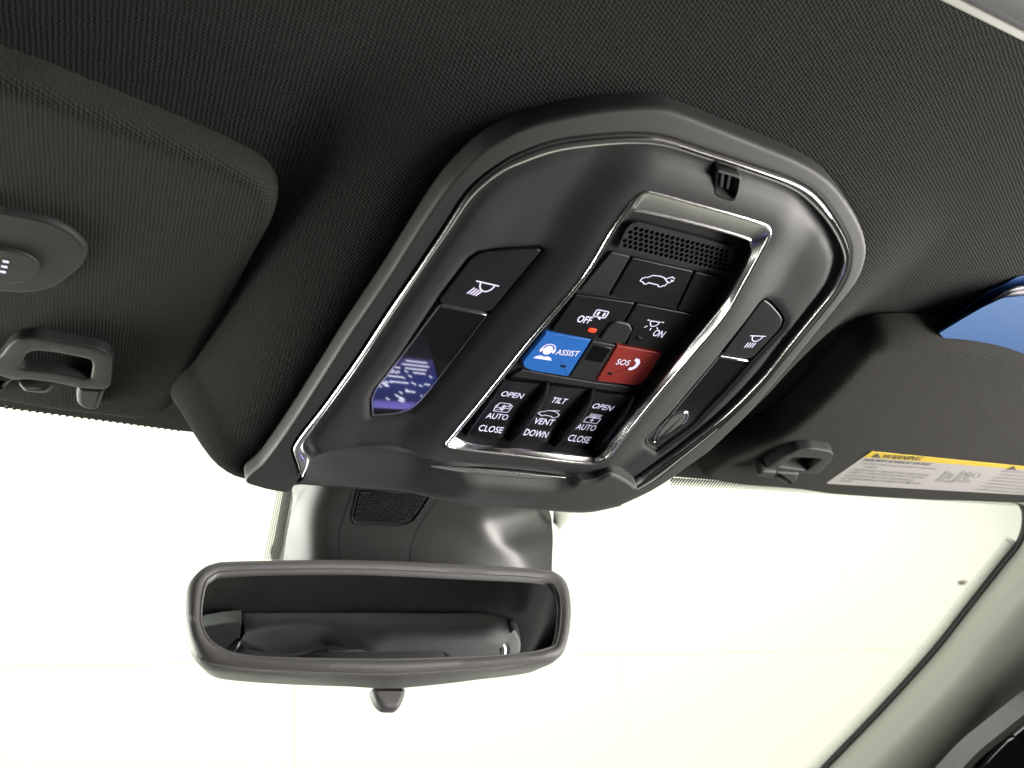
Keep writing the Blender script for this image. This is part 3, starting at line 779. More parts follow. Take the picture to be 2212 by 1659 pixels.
fin([(1178, 800), (1150, 880), (1080, 1000), (970, 1130), (862, 1250)])
fin([(1470, 850), (1440, 930), (1370, 1040), (1270, 1160), (1160, 1275)])
fin([(530, 740), (430, 880), (330, 1020), (235, 1165)], .0026, .005)

# ---- lettering and symbols
G_ = M['glyph']
def word(w, par, pl_, pr_, cap, z=None, bold=.008):
    lettering(w, CON, 'C', pl_, pr_, cap, zr if z is None else z, G_, par, bold, h=.0015 if z is None else z)
word('OPEN', r1, (508, 829), (664, 850), .0050); word('AUTO', r1, (402, 996), (556, 1012), .0048); word('CLOSE', r1, (344, 1076), (516, 1096), .0050)
word('TILT', r2, (874, 874), (978, 888), .0054); word('VENT', r2, (748, 1034), (890, 1050), .0054); word('DOWN', r2, (676, 1108), (842, 1130), .0054)
word('OPEN', r3, (1172, 916), (1312, 940), .0054); word('AUTO', r3, (1056, 1076), (1194, 1090), .0052); word('CLOSE', r3, (994, 1148), (1148, 1168), .0056)
zk = ZB + .0006
word('OFF', off_b, (1060, 282), (1160, 297), .0050, ZB + .0003, .014)
word('ON', on_b, (1612, 384), (1686, 400), .0050, ZB + .0003, .014)
word('ASSIST', blue, (905, 524), (1068, 540), .0042, ZB + .0008); word('SOS', red, (1343, 596), (1436, 606), .0044, ZB + .0008)
def ax(view, c, e, z):       # centre and in-plane direction of a symbol
    (a, b) = on(CON, view, [c, e], z); return a, math.atan2(b[1] - a[1], b[0] - a[0])
def sym(name, par, view, c, e, z, lines, w=.0006, fills=(), zf=None, sc=mm):
    p, an = ax(view, c, e, z)
    o = strokes(name, [place(l, p, an, sc) for l in lines], w, zf or z, G_, par, CON.mw, [place(l, p, an, sc) for l in fills]); return o
def cl(l): return list(l) + [l[0]]
def arc(cx, cy_, rx, ry, a0, a1, n=10): return [(cx + rx * math.cos(math.radians(a0 + (a1 - a0) * i / n)), cy_ + ry * math.sin(math.radians(a0 + (a1 - a0) * i / n))) for i in range(n + 1)]
CAR = cl([(-8.4, -1.2), (-8.2, .6), (-6.6, 1.6), (-5.2, 1.8), (-3.0, 3.6), (1.5, 3.9), (4.8, 3.2), (7.0, 1.4), (8.0, 1.2), (8.2, -.6), (7.6, -1.9), (6.5, -2.0), (5.8, -3.0), (4.2, -3.0), (3.4, -2.0),
          (-3.0, -1.6), (-3.8, -2.7), (-5.4, -2.7), (-6.2, -1.7)])
sym('symbol', lift, 'B', (935, 1046), (1035, 1062), ZB + .0004, [[(x * .92, y * .95) for x, y in CAR], [(5.4, 2.6), (8.2, 4.4), (10.2, 3.4)], [(8.0, .2), (10.2, 2.4)], [(8.4, 2.6), (10.4, 1.8)]], .00055)
OPN = [cl([(-5.2, -4.2), (4.6, -4.2), (5.4, -3.2), (5.8, 3.0), (4.6, 3.6), (4.0, 3.6)]), cl([(-4.6, 4.2), (-3.8, 4.8), (3.2, 4.8), (4.0, 4.2), (4.4, -.2), (-4.8, -.2)]), [(-4.7, 2.4), (-5.6, 1.8), (-5.4, -4.0)]]
ARR = [[(0, -2.4), (0, 2.4)], [(-1.4, 1.0), (0, 2.8), (1.4, 1.0)], [(-1.4, -1.0), (0, -2.8), (1.4, -1.0)]]
sym('symbol', r1, 'C', (518, 936), (600, 946), .0008, OPN + ARR, .0005, zf=zr, sc=mm * .86)
sym('symbol', r2, 'C', (853, 982), (930, 994), .0008, [[(x * .82, y * .85) for x, y in CAR], [(-1.0, 3.2), (5.0, 4.4)]], .0005, zf=zr)
sym('symbol', r3, 'C', (1172, 1016), (1246, 1027), .0008, [cl([(-5.6, -4.4), (5.6, -4.4), (6.0, 1.0), (-5.6, 1.0)]), [(-4.8, 5), (4.8, 5)], [(-4.8, 3.6), (4.8, 3.6)], [(-4.8, 2.3), (4.8, 2.3)]] + ARR, .0005, zf=zr, sc=mm * .86)
# lamp symbols
sym('symbol', off_b, 'C', (1228, 250), (1291, 262), ZB + .0003, sc=mm * .86, lines=[cl(rnd([(-4.2, -2.6), (4.2, -2.6), (4.2, 2.8), (-4.2, 2.8)], .9, 3))], w=.0006, fills=
    [rnd([(-2.6, -1.6), (-1.2, -1.6), (-1.2, 1.6), (-2.6, 1.6)], .4, 2), rnd([(1.4, -1.6), (2.8, -1.6), (2.8, 1.6), (1.4, 1.6)], .4, 2), [(-.6, -3.2), (1.2, -4.6), (2.0, -4.0), (.4, -2.6)]])
sym('symbol', on_b, 'C', (1615, 318), (1680, 328), ZB + .0003, [[(-5.2, 1.6), (-3.6, 1.6)], [(3.6, 1.6), (5.2, 1.6)], arc(0, 1.4, 2.7, 3.6, 180, 360) + [(-2.7, 1.4)], [(-3.0, -2.4), (-4.2, -3.8)], [(0, -3.4), (0, -5.2)], [(3.0, -2.4), (4.2, -3.8)]], .0006)
# headset figure and telephone receiver
sym('symbol', blue, 'C', (838, 520), (905, 530), ZB + .0008, [arc(0, 1.2, 3.9, 4.2, -10, 190, 14)], .0006,
    [arc(0, .8, 2.7, 3.4, 0, 360, 18)[:-1], [(-5.6, -6.4), (-4.2, -4.4), (-1.6, -3.6), (-.8, -4.2), (.8, -4.2), (1.6, -3.6), (4.2, -4.4), (5.6, -6.4)],
     arc(-3.7, .6, .9, 1.7, 0, 360, 10)[:-1], arc(3.7, .6, .9, 1.7, 0, 360, 10)[:-1]])
sym('symbol', red, 'C', (1474, 616), (1520, 622), ZB + .0008, [], .0006,
    [[(-1.8, 4.8), (.6, 4.4), (2.2, 2.4), (2.6, 0), (2.2, -2.4), (.4, -4.6), (-2.0, -5.0), (-2.2, -2.9), (-.4, -2.3), (.5, 0), (-.4, 2.2), (-2.1, 2.8)]])

# ---- map lamps: switch, clear lens and rim on each side
def maplamp(sw, ln, side):
    z = .0072
    s = plate('lamp_switch', offset(ccw(rnd(con(sw, z), .003)), .0004), -.002, z, .0007, M['switch'], cs, CON.mw, seg=4)
    s['label'] = 'map lamp switch on the %s side' % side
    loop = ccw(rnd(con(ln, .0058), .0012)); ins = offset(loop, .0012)
    def hlens(X, Yv): return np.full(len(X), .0050)
    l = patch('lamp_lens', ins, hlens, M['lens'], cs, CON.mw, step=.003, rows=(.0005, .0015), skirt=-.003, sharp=60)
    l['label'] = 'clear map lamp lens on the %s side' % side
    a, b = resample(loop, n=120, closed=True), None
    b = resample(offset(loop, .0010), n=120, closed=True)
    i0 = np.linalg.norm(np.array(b) - np.array(a[0]), axis=1).argmin(); b = b[i0:] + b[:i0]
    loft('lens_rim', [[(x, y, -.002) for x, y in a], [(x, y, .0052) for x, y in a], [(x, y, .0052) for x, y in b], [(x, y, .002) for x, y in b]], M['lens_rim'], l, CON.mw)
    (ax_, ay_), (bx_, by_) = con(ln[:2], .0058); e1 = np.array([bx_ - ax_, by_ - ay_]); e1 /= np.linalg.norm(e1); e2 = np.array([-e1[1], e1[0]])
    pa, pb = np.array([ax_, ay_]) + e1 * .0012, np.array([bx_, by_]) - e1 * .0014
    plate('lens_highlight_strip', [tuple(pa - e2 * .0003), tuple(pb - e2 * .0003), tuple(pb - e2 * .0012), tuple(pa - e2 * .0012)], .003, .0060, .0003, M['chrome'], l, CON.mw)  # added chrome strip in place of the highlight along the lens top
    return s, l
sL, lL = maplamp(LSW, LLN, 'driver'); sR, lR = maplamp(RSW, RLN, 'passenger')
MAPL = [[(-5.6, 3.2), (6.4, 3.2)], arc(.6, 3.0, 3.6, 4.8, 180, 360, 12)]
RAYS = [[(-4.6 + i * 1.45, -.9 - .95 * i * .35), (-6.6 + i * 1.45, -5.2 - .35 * i * .3)] for i in range(4)]
sym('symbol', sL, 'K', (1050, 486), (1165, 512), .0072, MAPL + RAYS, .00075, sc=mm * 1.0)
sym('symbol', sR, 'L', (1084, 492), (1140, 494), .0072, [[(-5.0, 3.2), (5.6, 3.2)], arc(.4, 3.0, 3.3, 4.2, 180, 360, 12)] + [[(-3.2 + i * 1.7, -2.4), (-4.0 + i * 1.7, -6.6)] for i in range(4)], .0006, sc=mm * .95)
# moulded bulb well visible under the passenger lens
bw = con(vw('L', [(400, 1110), (520, 1075), (555, 1100), (520, 1180), (400, 1270), (300, 1330), (250, 1340), (290, 1240)]), .006)
bwl = ccw(rnd(bw, .004)); bwi = offset(bwl, .0012)
loft('reflector_ring', [[(x, y, .003) for x, y in bwl], [(x, y, .0056) for x, y in bwl], [(x, y, .0060) for x, y in offset(bwl, .0004)], [(x, y, .0058) for x, y in offset(bwl, .0009)], [(x, y, .0046) for x, y in bwi]], M['chrome'], lR, CON.mw, True, 60)
plate('bulb_well', bwi, .003, .0056, .0014, M['lens_rim'], lR, CON.mw)

# ---- small ribbed microphone vent at the rear edge of the panel
cpo = ccw(clip_hole); cpi = offset(cpo, .0026); VZ = hl(*np.array(cpo).mean(0)) - .0074
loft('vent_frame', [[(x, y, -.001) for x, y in cpo], [(x, y, .0078 + VZ) for x, y in cpo], [(x, y, .0082 + VZ) for x, y in offset(cpo, .0009)], [(x, y, .0062 + VZ) for x, y in offset(cpo, .0018)], [(x, y, .0045 + VZ) for x, y in cpi], [(x, y, .0035 + VZ) for x, y in offset(cpo, .0034)]], M['clip'], cs, CON.mw, True, 50)
va = con(vw('J', [(872, 700), (930, 716), (985, 735)]), .0075); vb = con(vw('J', [(858, 838), (905, 850), (955, 866)]), .0075)
for (x0, y0), (x1, y1) in zip(va, vb):
    d = .0009; plate('vent_bar', [(x0 - d, y0), (x1 - d, y1), (x1 + d, y1), (x0 + d, y0)], -.002, .0066 + VZ, .0004, M['clip'], cs, CON.mw)

# ================================================================== rear-view mirror
mr = thing('rearview_mirror', 'dark sparkling rear-view mirror with grey glass and tab below the console', 'mirror', MIR.mw)
MO = vw('E', [(45, 640), (56, 520), (110, 445), (180, 412), (300, 400), (900, 392), (1400, 410), (1850, 440), (1950, 465), (2003, 530), (2020, 660), (2005, 800), (1970, 880),
              (1890, 912), (1600, 945), (1170, 975), (1000, 977), (600, 962), (250, 935), (130, 905), (75, 840), (50, 750)])
MI = vw('E', [(115, 700), (130, 560), (170, 490), (300, 460), (900, 452), (1500, 478), (1850, 498), (1930, 538), (1957, 640), (1942, 800), (1900, 852), (1700, 887), (1200, 908), (700, 908), (350, 893), (200, 842), (140, 782)])
mo = crom([MIR.at(x, y, .0) for x, y in MO], True, 6); mi = crom([MIR.at(x, y, .0) for x, y in MI], True, 6)
mo_ = resample(ccw(mo), n=200, closed=True); mia = np.array(offset(resample(ccw(mi), n=1600, closed=True), .0011))
mi_ = [tuple(mia[np.linalg.norm(mia - np.array(q), axis=1).argmin()]) for q in mo_]
def mm_(t, z): return [(a[0] * (1 - t) + b[0] * t, a[1] * (1 - t) + b[1] * t, z) for a, b in zip(mo_, mi_)]
mc = np.array(mo_).mean(0)
def back(s, z, dy=0): return [(mc[0] + (q[0] - mc[0]) * s, mc[1] + dy + (q[1] - mc[1]) * s, z) for q in mo_]
loft('housing', [back(.55, -.046, .0), back(.80, -.040, .0), back(.94, -.026), back(.995, -.010), mm_(0, -.003), mm_(.12, .0010), mm_(.35, .0030), mm_(.62, .0030), mm_(.80, .0016), mm_(.90, .0018), mm_(1.0, .0006), mm_(1.0, -.004)], M['housing'], mr, MIR.mw, True, 45)
gl_ = offset([tuple(q) for q in resample([tuple(q) for q in mia], n=160, closed=True)], .0003)
raw('mirror_glass', [(x, y, -.0016) for x, y in gl_], [tuple(range(len(gl_)))], M['mirror'], mr, MIR.mw)
# deep chin of the housing below the glass
CH_T = vw('E', [(120, 900), (250, 938), (600, 962), (1000, 977), (1170, 975), (1600, 945), (1890, 905), (1955, 880)])
CH_B = vw('E', [(128, 925), (250, 970), (600, 1021), (1000, 1053), (1170, 1051), (1600, 1000), (1880, 931), (1960, 890)])
ct = resample(crom([MIR.at(x, y, .0) for x, y in CH_T], False, 6), n=60); cb_ = resample(crom([MIR.at(x, y, -.020) for x, y in CH_B], False, 6), n=60)
loft('housing_chin', [[(x, y + .004, -.001) for x, y in ct], [(x, y - .0005, -.0015) for x, y in ct],
                      [(a[0] * .5 + b[0] * .5, a[1] * .5 + b[1] * .5 - .0005, -.008) for a, b in zip(ct, cb_)], [(x, y, -.020) for x, y in cb_], [(x, y + .012, -.040) for x, y in cb_]], M['housing'], mr, MIR.mw, False, 60)
tb = [MIR.at(x, y, -.012) for x, y in vw('E', [(995, 1045), (1005, 1085), (1022, 1122), (1055, 1152), (1135, 1154), (1158, 1112), (1168, 1080), (1172, 1045)])]
plate('dimming_tab', rnd(tb, .003), -.020, -.012, .003, M['housing'], mr, MIR.mw, seg=5)
# stalk to the windshield
st = [wpt(880, 1290, .545), wpt(880, 1250, .58), wpt(860, 1215, .615)]
V = []
for k, p in enumerate(st):
    for i in range(12):
        a = 2 * math.pi * i / 12; V.append(tuple(p + np.array([math.cos(a) * .013, math.sin(a) * .006, math.sin(a) * .012])))
raw('stalk', V, [(k * 12 + i, k * 12 + (i + 1) % 12, (k + 1) * 12 + (i + 1) % 12, (k + 1) * 12 + i) for k in range(2) for i in range(12)], M['housing'], mr, None)

# ================================================================== sensor cover behind the mirror
cv = thing('sensor_cover', 'grey plastic camera cover with mesh vent between console and mirror', 'cover', COV.mw)
CO = vw('V', [(634, 1035), (629, 1062), (615, 1140), (602, 1208), (598, 1250), (700, 1290), (900, 1285), (1060, 1275), (1120, 1255), (1160, 1228), (1185, 1186), (1202, 1152), (1205, 1128), (1190, 1100), (1160, 1075), (1100, 1045), (900, 1030), (750, 1025)])
co2 = crom([COV.at(x, y, (-.020 if x > 1090 else -.036) if (x > 1090 or x < 640) else -.004) for x, y in CO], True, 5)
cl_ = crom([COV.at(x, y, 0) for x, y in vw('V', [(715, 1040), (700, 1085), (690, 1120), (687, 1165), (686, 1260)])], False, 6)
cr_ = crom([COV.at(x, y, 0) for x, y in vw('V', [(1075, 1060), (1052, 1100), (1050, 1130), (1075, 1165), (1110, 1195), (1150, 1260)])], False, 6)
cla, cra = np.array(cl_), np.array(cr_)
SEL = crom([COV.at(x, y, .002) for x, y in vw('O', [(1225, 900), (1215, 960), (1110, 1250), (1065, 1450), (1072, 1800)])], False, 6)
SER = crom([COV.at(x, y, .002) for x, y in vw('O', [(2200, 940), (2140, 1020), (1960, 1300), (1850, 1500), (1790, 1800)])], False, 6)
def h_cov(X, Yv):
    xl = np.interp(Yv, cla[::-1, 1], cla[::-1, 0]); xr = np.interp(Yv, cra[::-1, 1], cra[::-1, 0])
    sp = lambda d, w: np.logaddexp(0, d / w) * w
    z = -1.5 * sp(xl - X, .0035) - .50 * sp(X - xr, .0050)
    z = z + 6.0 * np.maximum(0, .012 - Yv) ** 2                       # swells towards the mirror
    return z
GV = rnd([COV.at(x, y, .002) for x, y in vw('O', [(1268, 900), (1195, 1225), (1225, 1285), (1310, 1308), (1750, 1318), (1880, 1275), (1945, 1190), (2080, 980), (2120, 900)])], .003)
patch('cover_shell', co2, h_cov, M['cover'], cv, COV.mw, holes=[GV], step=.0030, rows=(.0008,), skirt=-.07, sharp=70)
for sl in (SEL, SER):          # split lines of the centre panel
    sl = resample(sl, n=60); lo_, hi_ = [], []
    for i, q in enumerate(sl):
        a, b = np.array(sl[max(i - 1, 0)]), np.array(sl[min(i + 1, 59)]); d = (b - a) / np.linalg.norm(b - a); nn = np.array([-d[1], d[0]]) * .00045
        lo_.append((q[0] + nn[0], q[1] + nn[1])); hi_.append((q[0] - nn[0], q[1] - nn[1]))
    hz = lambda l, dz: [(x, y, float(h_cov(np.array([x]), np.array([y]))[0]) + dz) for x, y in l]
    loft('split_line', [hz(lo_, .0003), hz(hi_, .0003)], M['dark'], cv, COV.mw, False)
gva = ccw(GV)
hc = lambda l, dz: [(x, y, float(h_cov(np.array([x]), np.array([y]))[0]) + dz) for x, y in l]
loft('vent_frame', [hc(gva, -.004), hc(gva, .0008), hc(offset(gva, .0009), .0012), hc(offset(gva, .0022), -.0012), hc(offset(gva, .0030), -.0030)], M['cover'], cv, COV.mw, True, 60)
hexgrille('mesh_vent', offset(gva, .0028), .0024, .00092, .0005, .002, M['carrier'], cv, COV.mw)
raw('backing', [(x, y, -.0062) for x, y in offset(gva, -.002)], [tuple(range(len(gva)))], M['dark'], cv, COV.mw)

# ================================================================== sun visors
def visor(name, label, px, h0, th, r, view='V'):
    loop = crom([ROOF.at(x, y, h0 + th * .6) for x, y in px], True, 6)
    t = thing(name, label, 'sun visor', ROOF.mw)
    def hf(X, Yv):
        d = sdist(X, Yv, loop); e = np.clip(d / r, 0, 1)
        return h0 + th * np.sqrt(np.maximum(0, 1 - (1 - e) ** 2))
    patch('visor_body', loop, hf, M['visor_cloth'], t, ROOF.mw, step=.008, rows=(.0006, .002, .0045, .008, .012), skirt=h0 - .006, sharp=180)
    return t
vl = visor('sun_visor', 'dark cloth sun visor with vanity lamp unit at the left edge', vw('V', [(298, 901), (342, 893), (372, 878), (396, 849), (417, 810), (440, 762), (464, 718), (491, 673), (524, 603),
     (565, 526), (590, 478), (600, 437), (592, 407), (565, 378), (506, 345), (417, 306), (298, 258), (178, 211), (89, 175), (0, 145), (-120, 105), (-330, 100), (-400, 300), (-330, 700), (-150, 840), (0, 862), (120, 882), (213, 892)]), .005, .009, .0075)
vr = visor('sun_visor', 'dark cloth sun visor with yellow warning label on the right', vw('V', [(1508, 1020), (1513, 1006), (1568, 974), (1675, 926), (1760, 850), (1815, 790), (1850, 750), (1885, 733), (1931, 722), (2030, 726), (2212, 752), (2400, 785), (2620, 820),
     (2640, 1090), (2400, 1092), (2212, 1081), (1959, 1072), (1782, 1060), (1710, 1050), (1590, 1040), (1533, 1031)]), .008, .016, .010)
zv = .0142
VF = lambda pts: [ROOF.at(x, y, zv) for x, y in pts]
def smooth_plate(name, pts, z0, z1, bev, m, parent, k=5, h=None):
    return plate(name, crom([ROOF.at(x, y, z1) for x, y in pts], True, k), z0, z1, bev, M[m], parent, ROOF.mw, seg=4)
u = smooth_plate('vanity_unit', vw('V', [(-60, 452), (0, 457), (45, 465), (104, 479), (149, 500), (178, 526), (187, 547), (178, 574), (143, 605), (110, 625), (60, 634), (0, 632), (-60, 628)]), zv - .001, zv + .0026, .0018, 'clip', vl)
b_ = smooth_plate('vanity_lamp_button', vw('V', [(-60, 536), (0, 538), (45, 547), (74, 562), (85, 580), (68, 603), (40, 612), (0, 615), (-60, 612)]), zv + .0015, zv + .0040, .0010, 'clip', u)
for (x, y) in ((12, 566), (9, 577), (6, 588)):
    c = ROOF.at(x, y, zv + .0043)
    plate('light_spot', rnd(place([(-.0012, -.0008), (.0012, -.0008), (.0012, .0008), (-.0012, .0008)], c), .0005), zv + .003, zv + .0043, .0002, M['glyph'], b_, ROOF.mw)

# ---- visor clips
def clip(label, outer, hole, z1, legs, mats='clip'):
    t = thing('visor_clip', label, 'clip', ROOF.mw)
    oo = ccw(rnd([ROOF.at(x, y, z1) for x, y in outer], .003)); hh = ccw(rnd([ROOF.at(x, y, z1) for x, y in hole], .0025))
    def hf(X, Yv):
        d = np.minimum(sdist(X, Yv, oo), sdist(X, Yv, hh)); e = np.clip(d / .0014, 0, 1)
        return z1 - .0014 + .0014 * np.sqrt(np.maximum(0, 1 - (1 - e) ** 2))
    patch('clip_frame', oo, hf, M[mats], t, ROOF.mw, holes=[hh], step=.004, rows=(.0003, .0007, .0014), skirt=z1 - .008, sharp=60)
    for nm, l, z0, z, bv in legs:
        plate(nm, rnd([ROOF.at(x, y, z) for x, y in l], .003), z0, z, bv, M[mats], t, ROOF.mw, seg=4)
    return t
clip('grey plastic visor clip on the left visor above the windshield', vw('G', [(-60, 420), (0, 380), (60, 300), (120, 255), (250, 236), (500, 280), (720, 322), (800, 365), (819, 410), (805, 590), (770, 622), (560, 608), (400, 570), (200, 545), (100, 556), (0, 520), (-60, 510)]),
     vw('G', [(195, 358), (255, 337), (400, 350), (660, 402), (672, 450), (655, 545), (400, 492), (140, 470)]), .020,
     [('hook', vw('G', [(560, 604), (770, 622), (715, 772), (600, 762), (550, 722), (545, 650)]), .003, .0192, .003),
      ('hook', vw('G', [(-60, 510), (110, 552), (50, 600), (10, 650), (-60, 700)]), .003, .0192, .003),
      ('pin', vw('G', [(112, 580), (250, 572), (395, 600), (385, 635), (340, 662), (160, 645)]), .002, .020, .004)])
clip('grey plastic visor clip beside the warning label', vw('M', [(600, 226), (640, 222), (750, 150), (830, 113), (920, 104), (1030, 120), (1057, 142), (1040, 182), (962, 262), (880, 256), (700, 240)]),
     vw('M', [(812, 156), (985, 166), (893, 238), (724, 216)]), .032,
     [('hook', vw('M', [(700, 255), (852, 262), (840, 300), (800, 326), (745, 318), (715, 290)]), .008, .034, .004),
      ('pin', vw('M', [(575, 262), (625, 246), (715, 252), (690, 282), (640, 288), (590, 278)]), .008, .036, .003)])

# ---- warning label on the right visor
def vm(pts, dz=0): return [ROOF.at(x, y, .0245 + dz) for x, y in vw('M', pts)]
zl = .0245
lab = plate('warning_label', rnd(vm([(1282, 120), (2212, 212), (2700, 262), (2700, 432), (2212, 386), (1003, 317)]), .003), .0225, zl, .0004, M['label'], vr, ROOF.mw)
plate('yellow_band', rnd(vm([(1282, 120), (2212, 212), (2700, 262), (2700, 282), (2212, 229), (1236, 153)]), .0008), zl - .001, zl + .0003, .0001, M['yellow'], lab, ROOF.mw)
strokes('warning_triangle', [], .001, zl + .0004, M['ink'], lab, ROOF.mw, [vm([(1283, 152), (1338, 156), (1322, 128)])])
strokes('warning_triangle', [], .001, zl + .0004, M['ink'], lab, ROOF.mw, [vm([(2105, 226), (2165, 231), (2150, 206)])])
def lw(w, a, b, cap, m='greyink', dz=.0): lettering(w, ROOF, 'M', a, b, cap, zl + dz, M[m], lab, .006, mw=None)
lw('WARNING', (1352, 149), (1590, 164), .0072, 'ink', .0004)
lw('EVEN WITH ADVANCED AIR BAGS', (1240, 170), (1645, 198), .0048, 'ink')
lw('\u2022 CHILDREN CAN BE KILLED OR SERIOUSLY INJURED BY', (1210, 192), (1680, 228), .0040)
lw('THE AIR BAG', (1240, 213), (1320, 218), .0038)
lw('\u2022 THE BACK SEAT IS THE SAFEST PLACE FOR CHILDREN', (1165, 228), (1630, 264), .0040)
lw('\u2022 NEVER PUT A REAR-FACING CHILD SEAT IN THE FRONT', (1140, 245), (1610, 280), .0040)
lw('\u2022 ALWAYS USE SEAT BELTS AND CHILD RESTRAINTS', (1115, 262), (1540, 295), .0040)
lw('\u2022 SEE OWNER\u2019S MANUAL FOR MORE INFORMATION', (1090, 280), (1580, 315), .0040)
lw('ABOUT AIR BAGS', (1095, 296), (1165, 302), .0036)
lw('EVEN WITH ADVANCED AIR BAGS', (2080, 238), (2400, 262), .0042)
for k in range(6): lw('CHILDREN CAN BE KILLED OR SERIOUSLY', (2060 - k * 28, 258 + k * 18), (2400 - k * 28, 286 + k * 18), .0034)
seat = lambda dx: [vm([(1670 + dx, 300), (1740 + dx, 240), (1765 + dx, 246), (1720 + dx, 292), (1790 + dx, 300), (1775 + dx, 312)])]
strokes('pictogram', [], .001, zl, M['greyink'], lab, ROOF.mw, seat(0) + seat(100) + [vm([(1735, 285), (1770, 252), (1790, 258), (1765, 290)]), vm([(1840, 288), (1870, 258), (1890, 264), (1868, 294)])])
strokes('pictogram', [vm([(1845, 262), (1890, 245), (1895, 262), (1850, 258)]), vm([(1895, 275), (1920, 252), (1950, 256), (1935, 275), (1900, 280)])], .0012, zl, M['greyink'], lab, ROOF.mw)

# ================================================================== folder tucked above the right visor
FO = Frame(wpt(2100, 725, .497), B @ np.array([.93, .10, .36]), B @ np.array([.15, -.60, -.78]))
fo = thing('document_folder', 'blue card folder with white papers tucked behind the right visor', 'folder', FO.mw)
def sheet(name, pts, z, m, bow=.004):
    l = [FO.at(x, y, z) for x, y in pts]
    A = np.array(l); cx = A.mean(0)
    return patch(name, resample(l, step=.003, closed=True), lambda X, Yv: z + bow * ((X - cx[0]) / .05) ** 2, M[m], fo, FO.mw, step=.006, rows=(), skirt=z - .0006)
sheet('back_cover', vw('V', [(2026, 712), (2088, 662), (2147, 621), (2165, 616), (2194, 598), (2290, 580), (2330, 775), (2045, 738)]), -.010, 'folder2')
sheet('paper', vw('V', [(2095, 700), (2148, 648), (2176, 628), (2194, 621), (2280, 612), (2320, 770), (2110, 745)]), -.005, 'paper', .003)
sheet('paper', vw('V', [(2105, 700), (2152, 652), (2185, 632), (2198, 630), (2280, 622), (2320, 770), (2120, 745)]), -.003, 'paper', .002)
sheet('front_cover', vw('V', [(2027, 716), (2075, 688), (2122, 662), (2165, 643), (2212, 639), (2300, 640), (2330, 775), (2050, 742)]), .0, 'folder', .003)

# ================================================================== touchscreen in the dashboard, mirrored in the driver-side lens
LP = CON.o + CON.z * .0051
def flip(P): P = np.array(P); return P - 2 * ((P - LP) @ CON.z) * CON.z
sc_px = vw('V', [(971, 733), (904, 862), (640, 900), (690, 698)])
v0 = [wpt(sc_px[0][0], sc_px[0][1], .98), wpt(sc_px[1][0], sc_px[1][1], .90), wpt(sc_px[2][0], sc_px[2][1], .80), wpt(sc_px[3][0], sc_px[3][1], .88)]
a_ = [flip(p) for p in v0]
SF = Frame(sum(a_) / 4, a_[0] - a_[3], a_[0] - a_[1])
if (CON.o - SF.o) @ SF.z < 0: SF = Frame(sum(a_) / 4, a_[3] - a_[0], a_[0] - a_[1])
ts = thing('touchscreen', 'glowing blue dashboard touchscreen mirrored in the driver-side lamp lens', 'touchscreen', SF.mw)
q4 = [SF.to(p)[:2] for p in a_]
xa, xb = sorted((np.mean([q4[0][0], q4[1][0]]), np.mean([q4[2][0], q4[3][0]]))); ya, yb = sorted((np.mean([q4[1][1], q4[2][1]]), np.mean([q4[0][1], q4[3][1]])))
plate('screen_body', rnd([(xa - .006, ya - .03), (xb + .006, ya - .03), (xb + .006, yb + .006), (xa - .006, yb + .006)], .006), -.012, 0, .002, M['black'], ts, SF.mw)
def smat(name, c, e): return mat(name, (.01, .01, .02), .3, emit=c, es=e)
m_blue = bpy.data.materials.new('screen_image'); m_blue.use_nodes = True
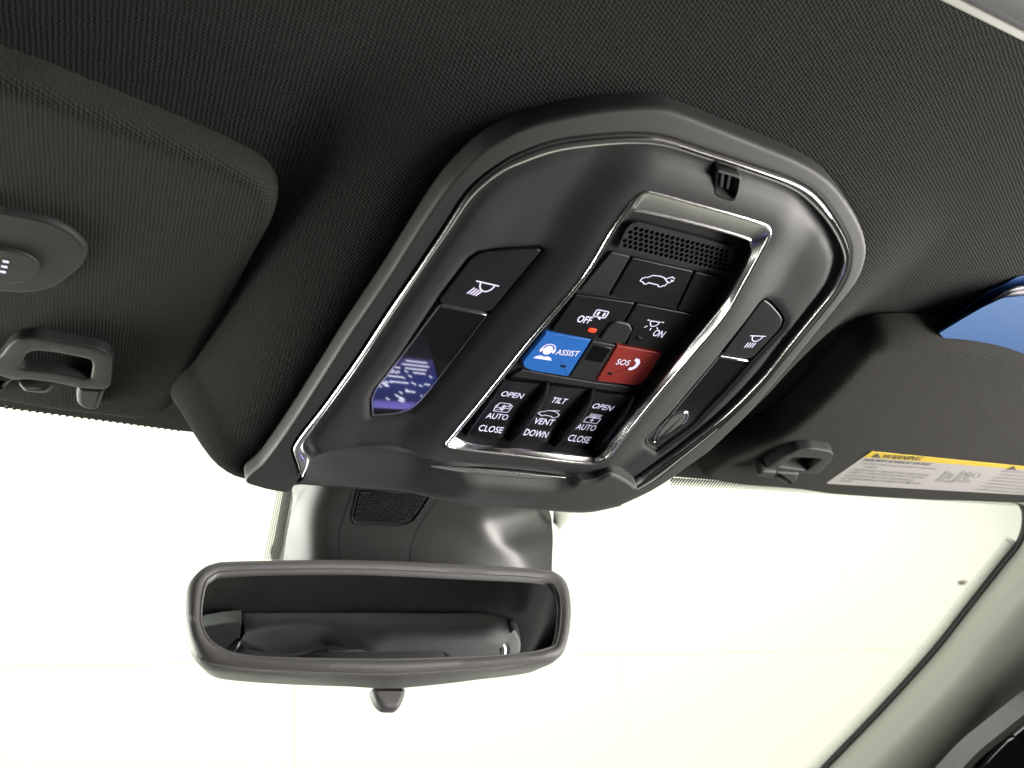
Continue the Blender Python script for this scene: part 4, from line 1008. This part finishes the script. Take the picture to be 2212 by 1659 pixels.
def _scr(m):
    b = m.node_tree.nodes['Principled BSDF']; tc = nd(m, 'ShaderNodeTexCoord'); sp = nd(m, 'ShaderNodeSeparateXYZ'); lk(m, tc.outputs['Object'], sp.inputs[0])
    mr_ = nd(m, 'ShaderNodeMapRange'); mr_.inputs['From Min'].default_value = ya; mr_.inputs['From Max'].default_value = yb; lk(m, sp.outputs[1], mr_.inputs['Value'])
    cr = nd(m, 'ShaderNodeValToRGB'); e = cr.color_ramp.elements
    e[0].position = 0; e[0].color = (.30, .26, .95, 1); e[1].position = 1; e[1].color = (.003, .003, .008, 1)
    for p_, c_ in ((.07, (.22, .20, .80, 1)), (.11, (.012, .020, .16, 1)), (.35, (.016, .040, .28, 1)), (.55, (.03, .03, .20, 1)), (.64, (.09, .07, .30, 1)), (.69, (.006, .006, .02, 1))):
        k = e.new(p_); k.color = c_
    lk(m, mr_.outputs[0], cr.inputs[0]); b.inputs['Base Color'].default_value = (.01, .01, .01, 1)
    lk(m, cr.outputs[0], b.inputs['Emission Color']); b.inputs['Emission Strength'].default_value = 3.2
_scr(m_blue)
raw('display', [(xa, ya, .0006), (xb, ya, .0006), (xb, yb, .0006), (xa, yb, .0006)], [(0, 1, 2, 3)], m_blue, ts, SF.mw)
w_, h_ = xb - xa, yb - ya
ui = []; rr_ = random.Random(3)
sgn = 1 if q4[0][0] > q4[3][0] else -1
def sx_(t): return (xb - t * w_) if sgn > 0 else (xa + t * w_)
for k, (t0, t1, y_) in enumerate([(.06, .24, .62), (.05, .28, .57), (.08, .26, .52), (.10, .20, .47), (.30, .42, .40), (.26, .40, .33), (.08, .13, .33), (.30, .36, .52), (.22, .30, .22), (.05, .14, .18), (.32, .36, .12), (.36, .48, .48), (.44, .5, .3)]):
    ui.append([(sx_(t0), ya + y_ * h_), (sx_(t1), ya + (y_ + .005) * h_)])
for k in range(34):
    t0 = rr_.uniform(.04, .5); y_ = rr_.uniform(.06, .5); ui.append([(sx_(t0), ya + y_ * h_), (sx_(t0 + .025), ya + (y_ + .02) * h_)])
strokes('screen_graphic', ui, .0014, .001, smat('screen_white', (.8, .8, 1), 8), ts, SF.mw)
for t0, c_ in ((.32, (1, .12, .02)), (.18, (.9, .95, .9)), (.45, (.8, 1, .9))):
    x = sx_(t0); y = ya - .016; plate('panel_light', rnd([(x - .004, y - .0015), (x + .004, y - .0015), (x + .004, y + .0015), (x - .004, y + .0015)], .001), -.001, .0012, .0004, smat('panel_glow', c_, 4), ts, SF.mw)
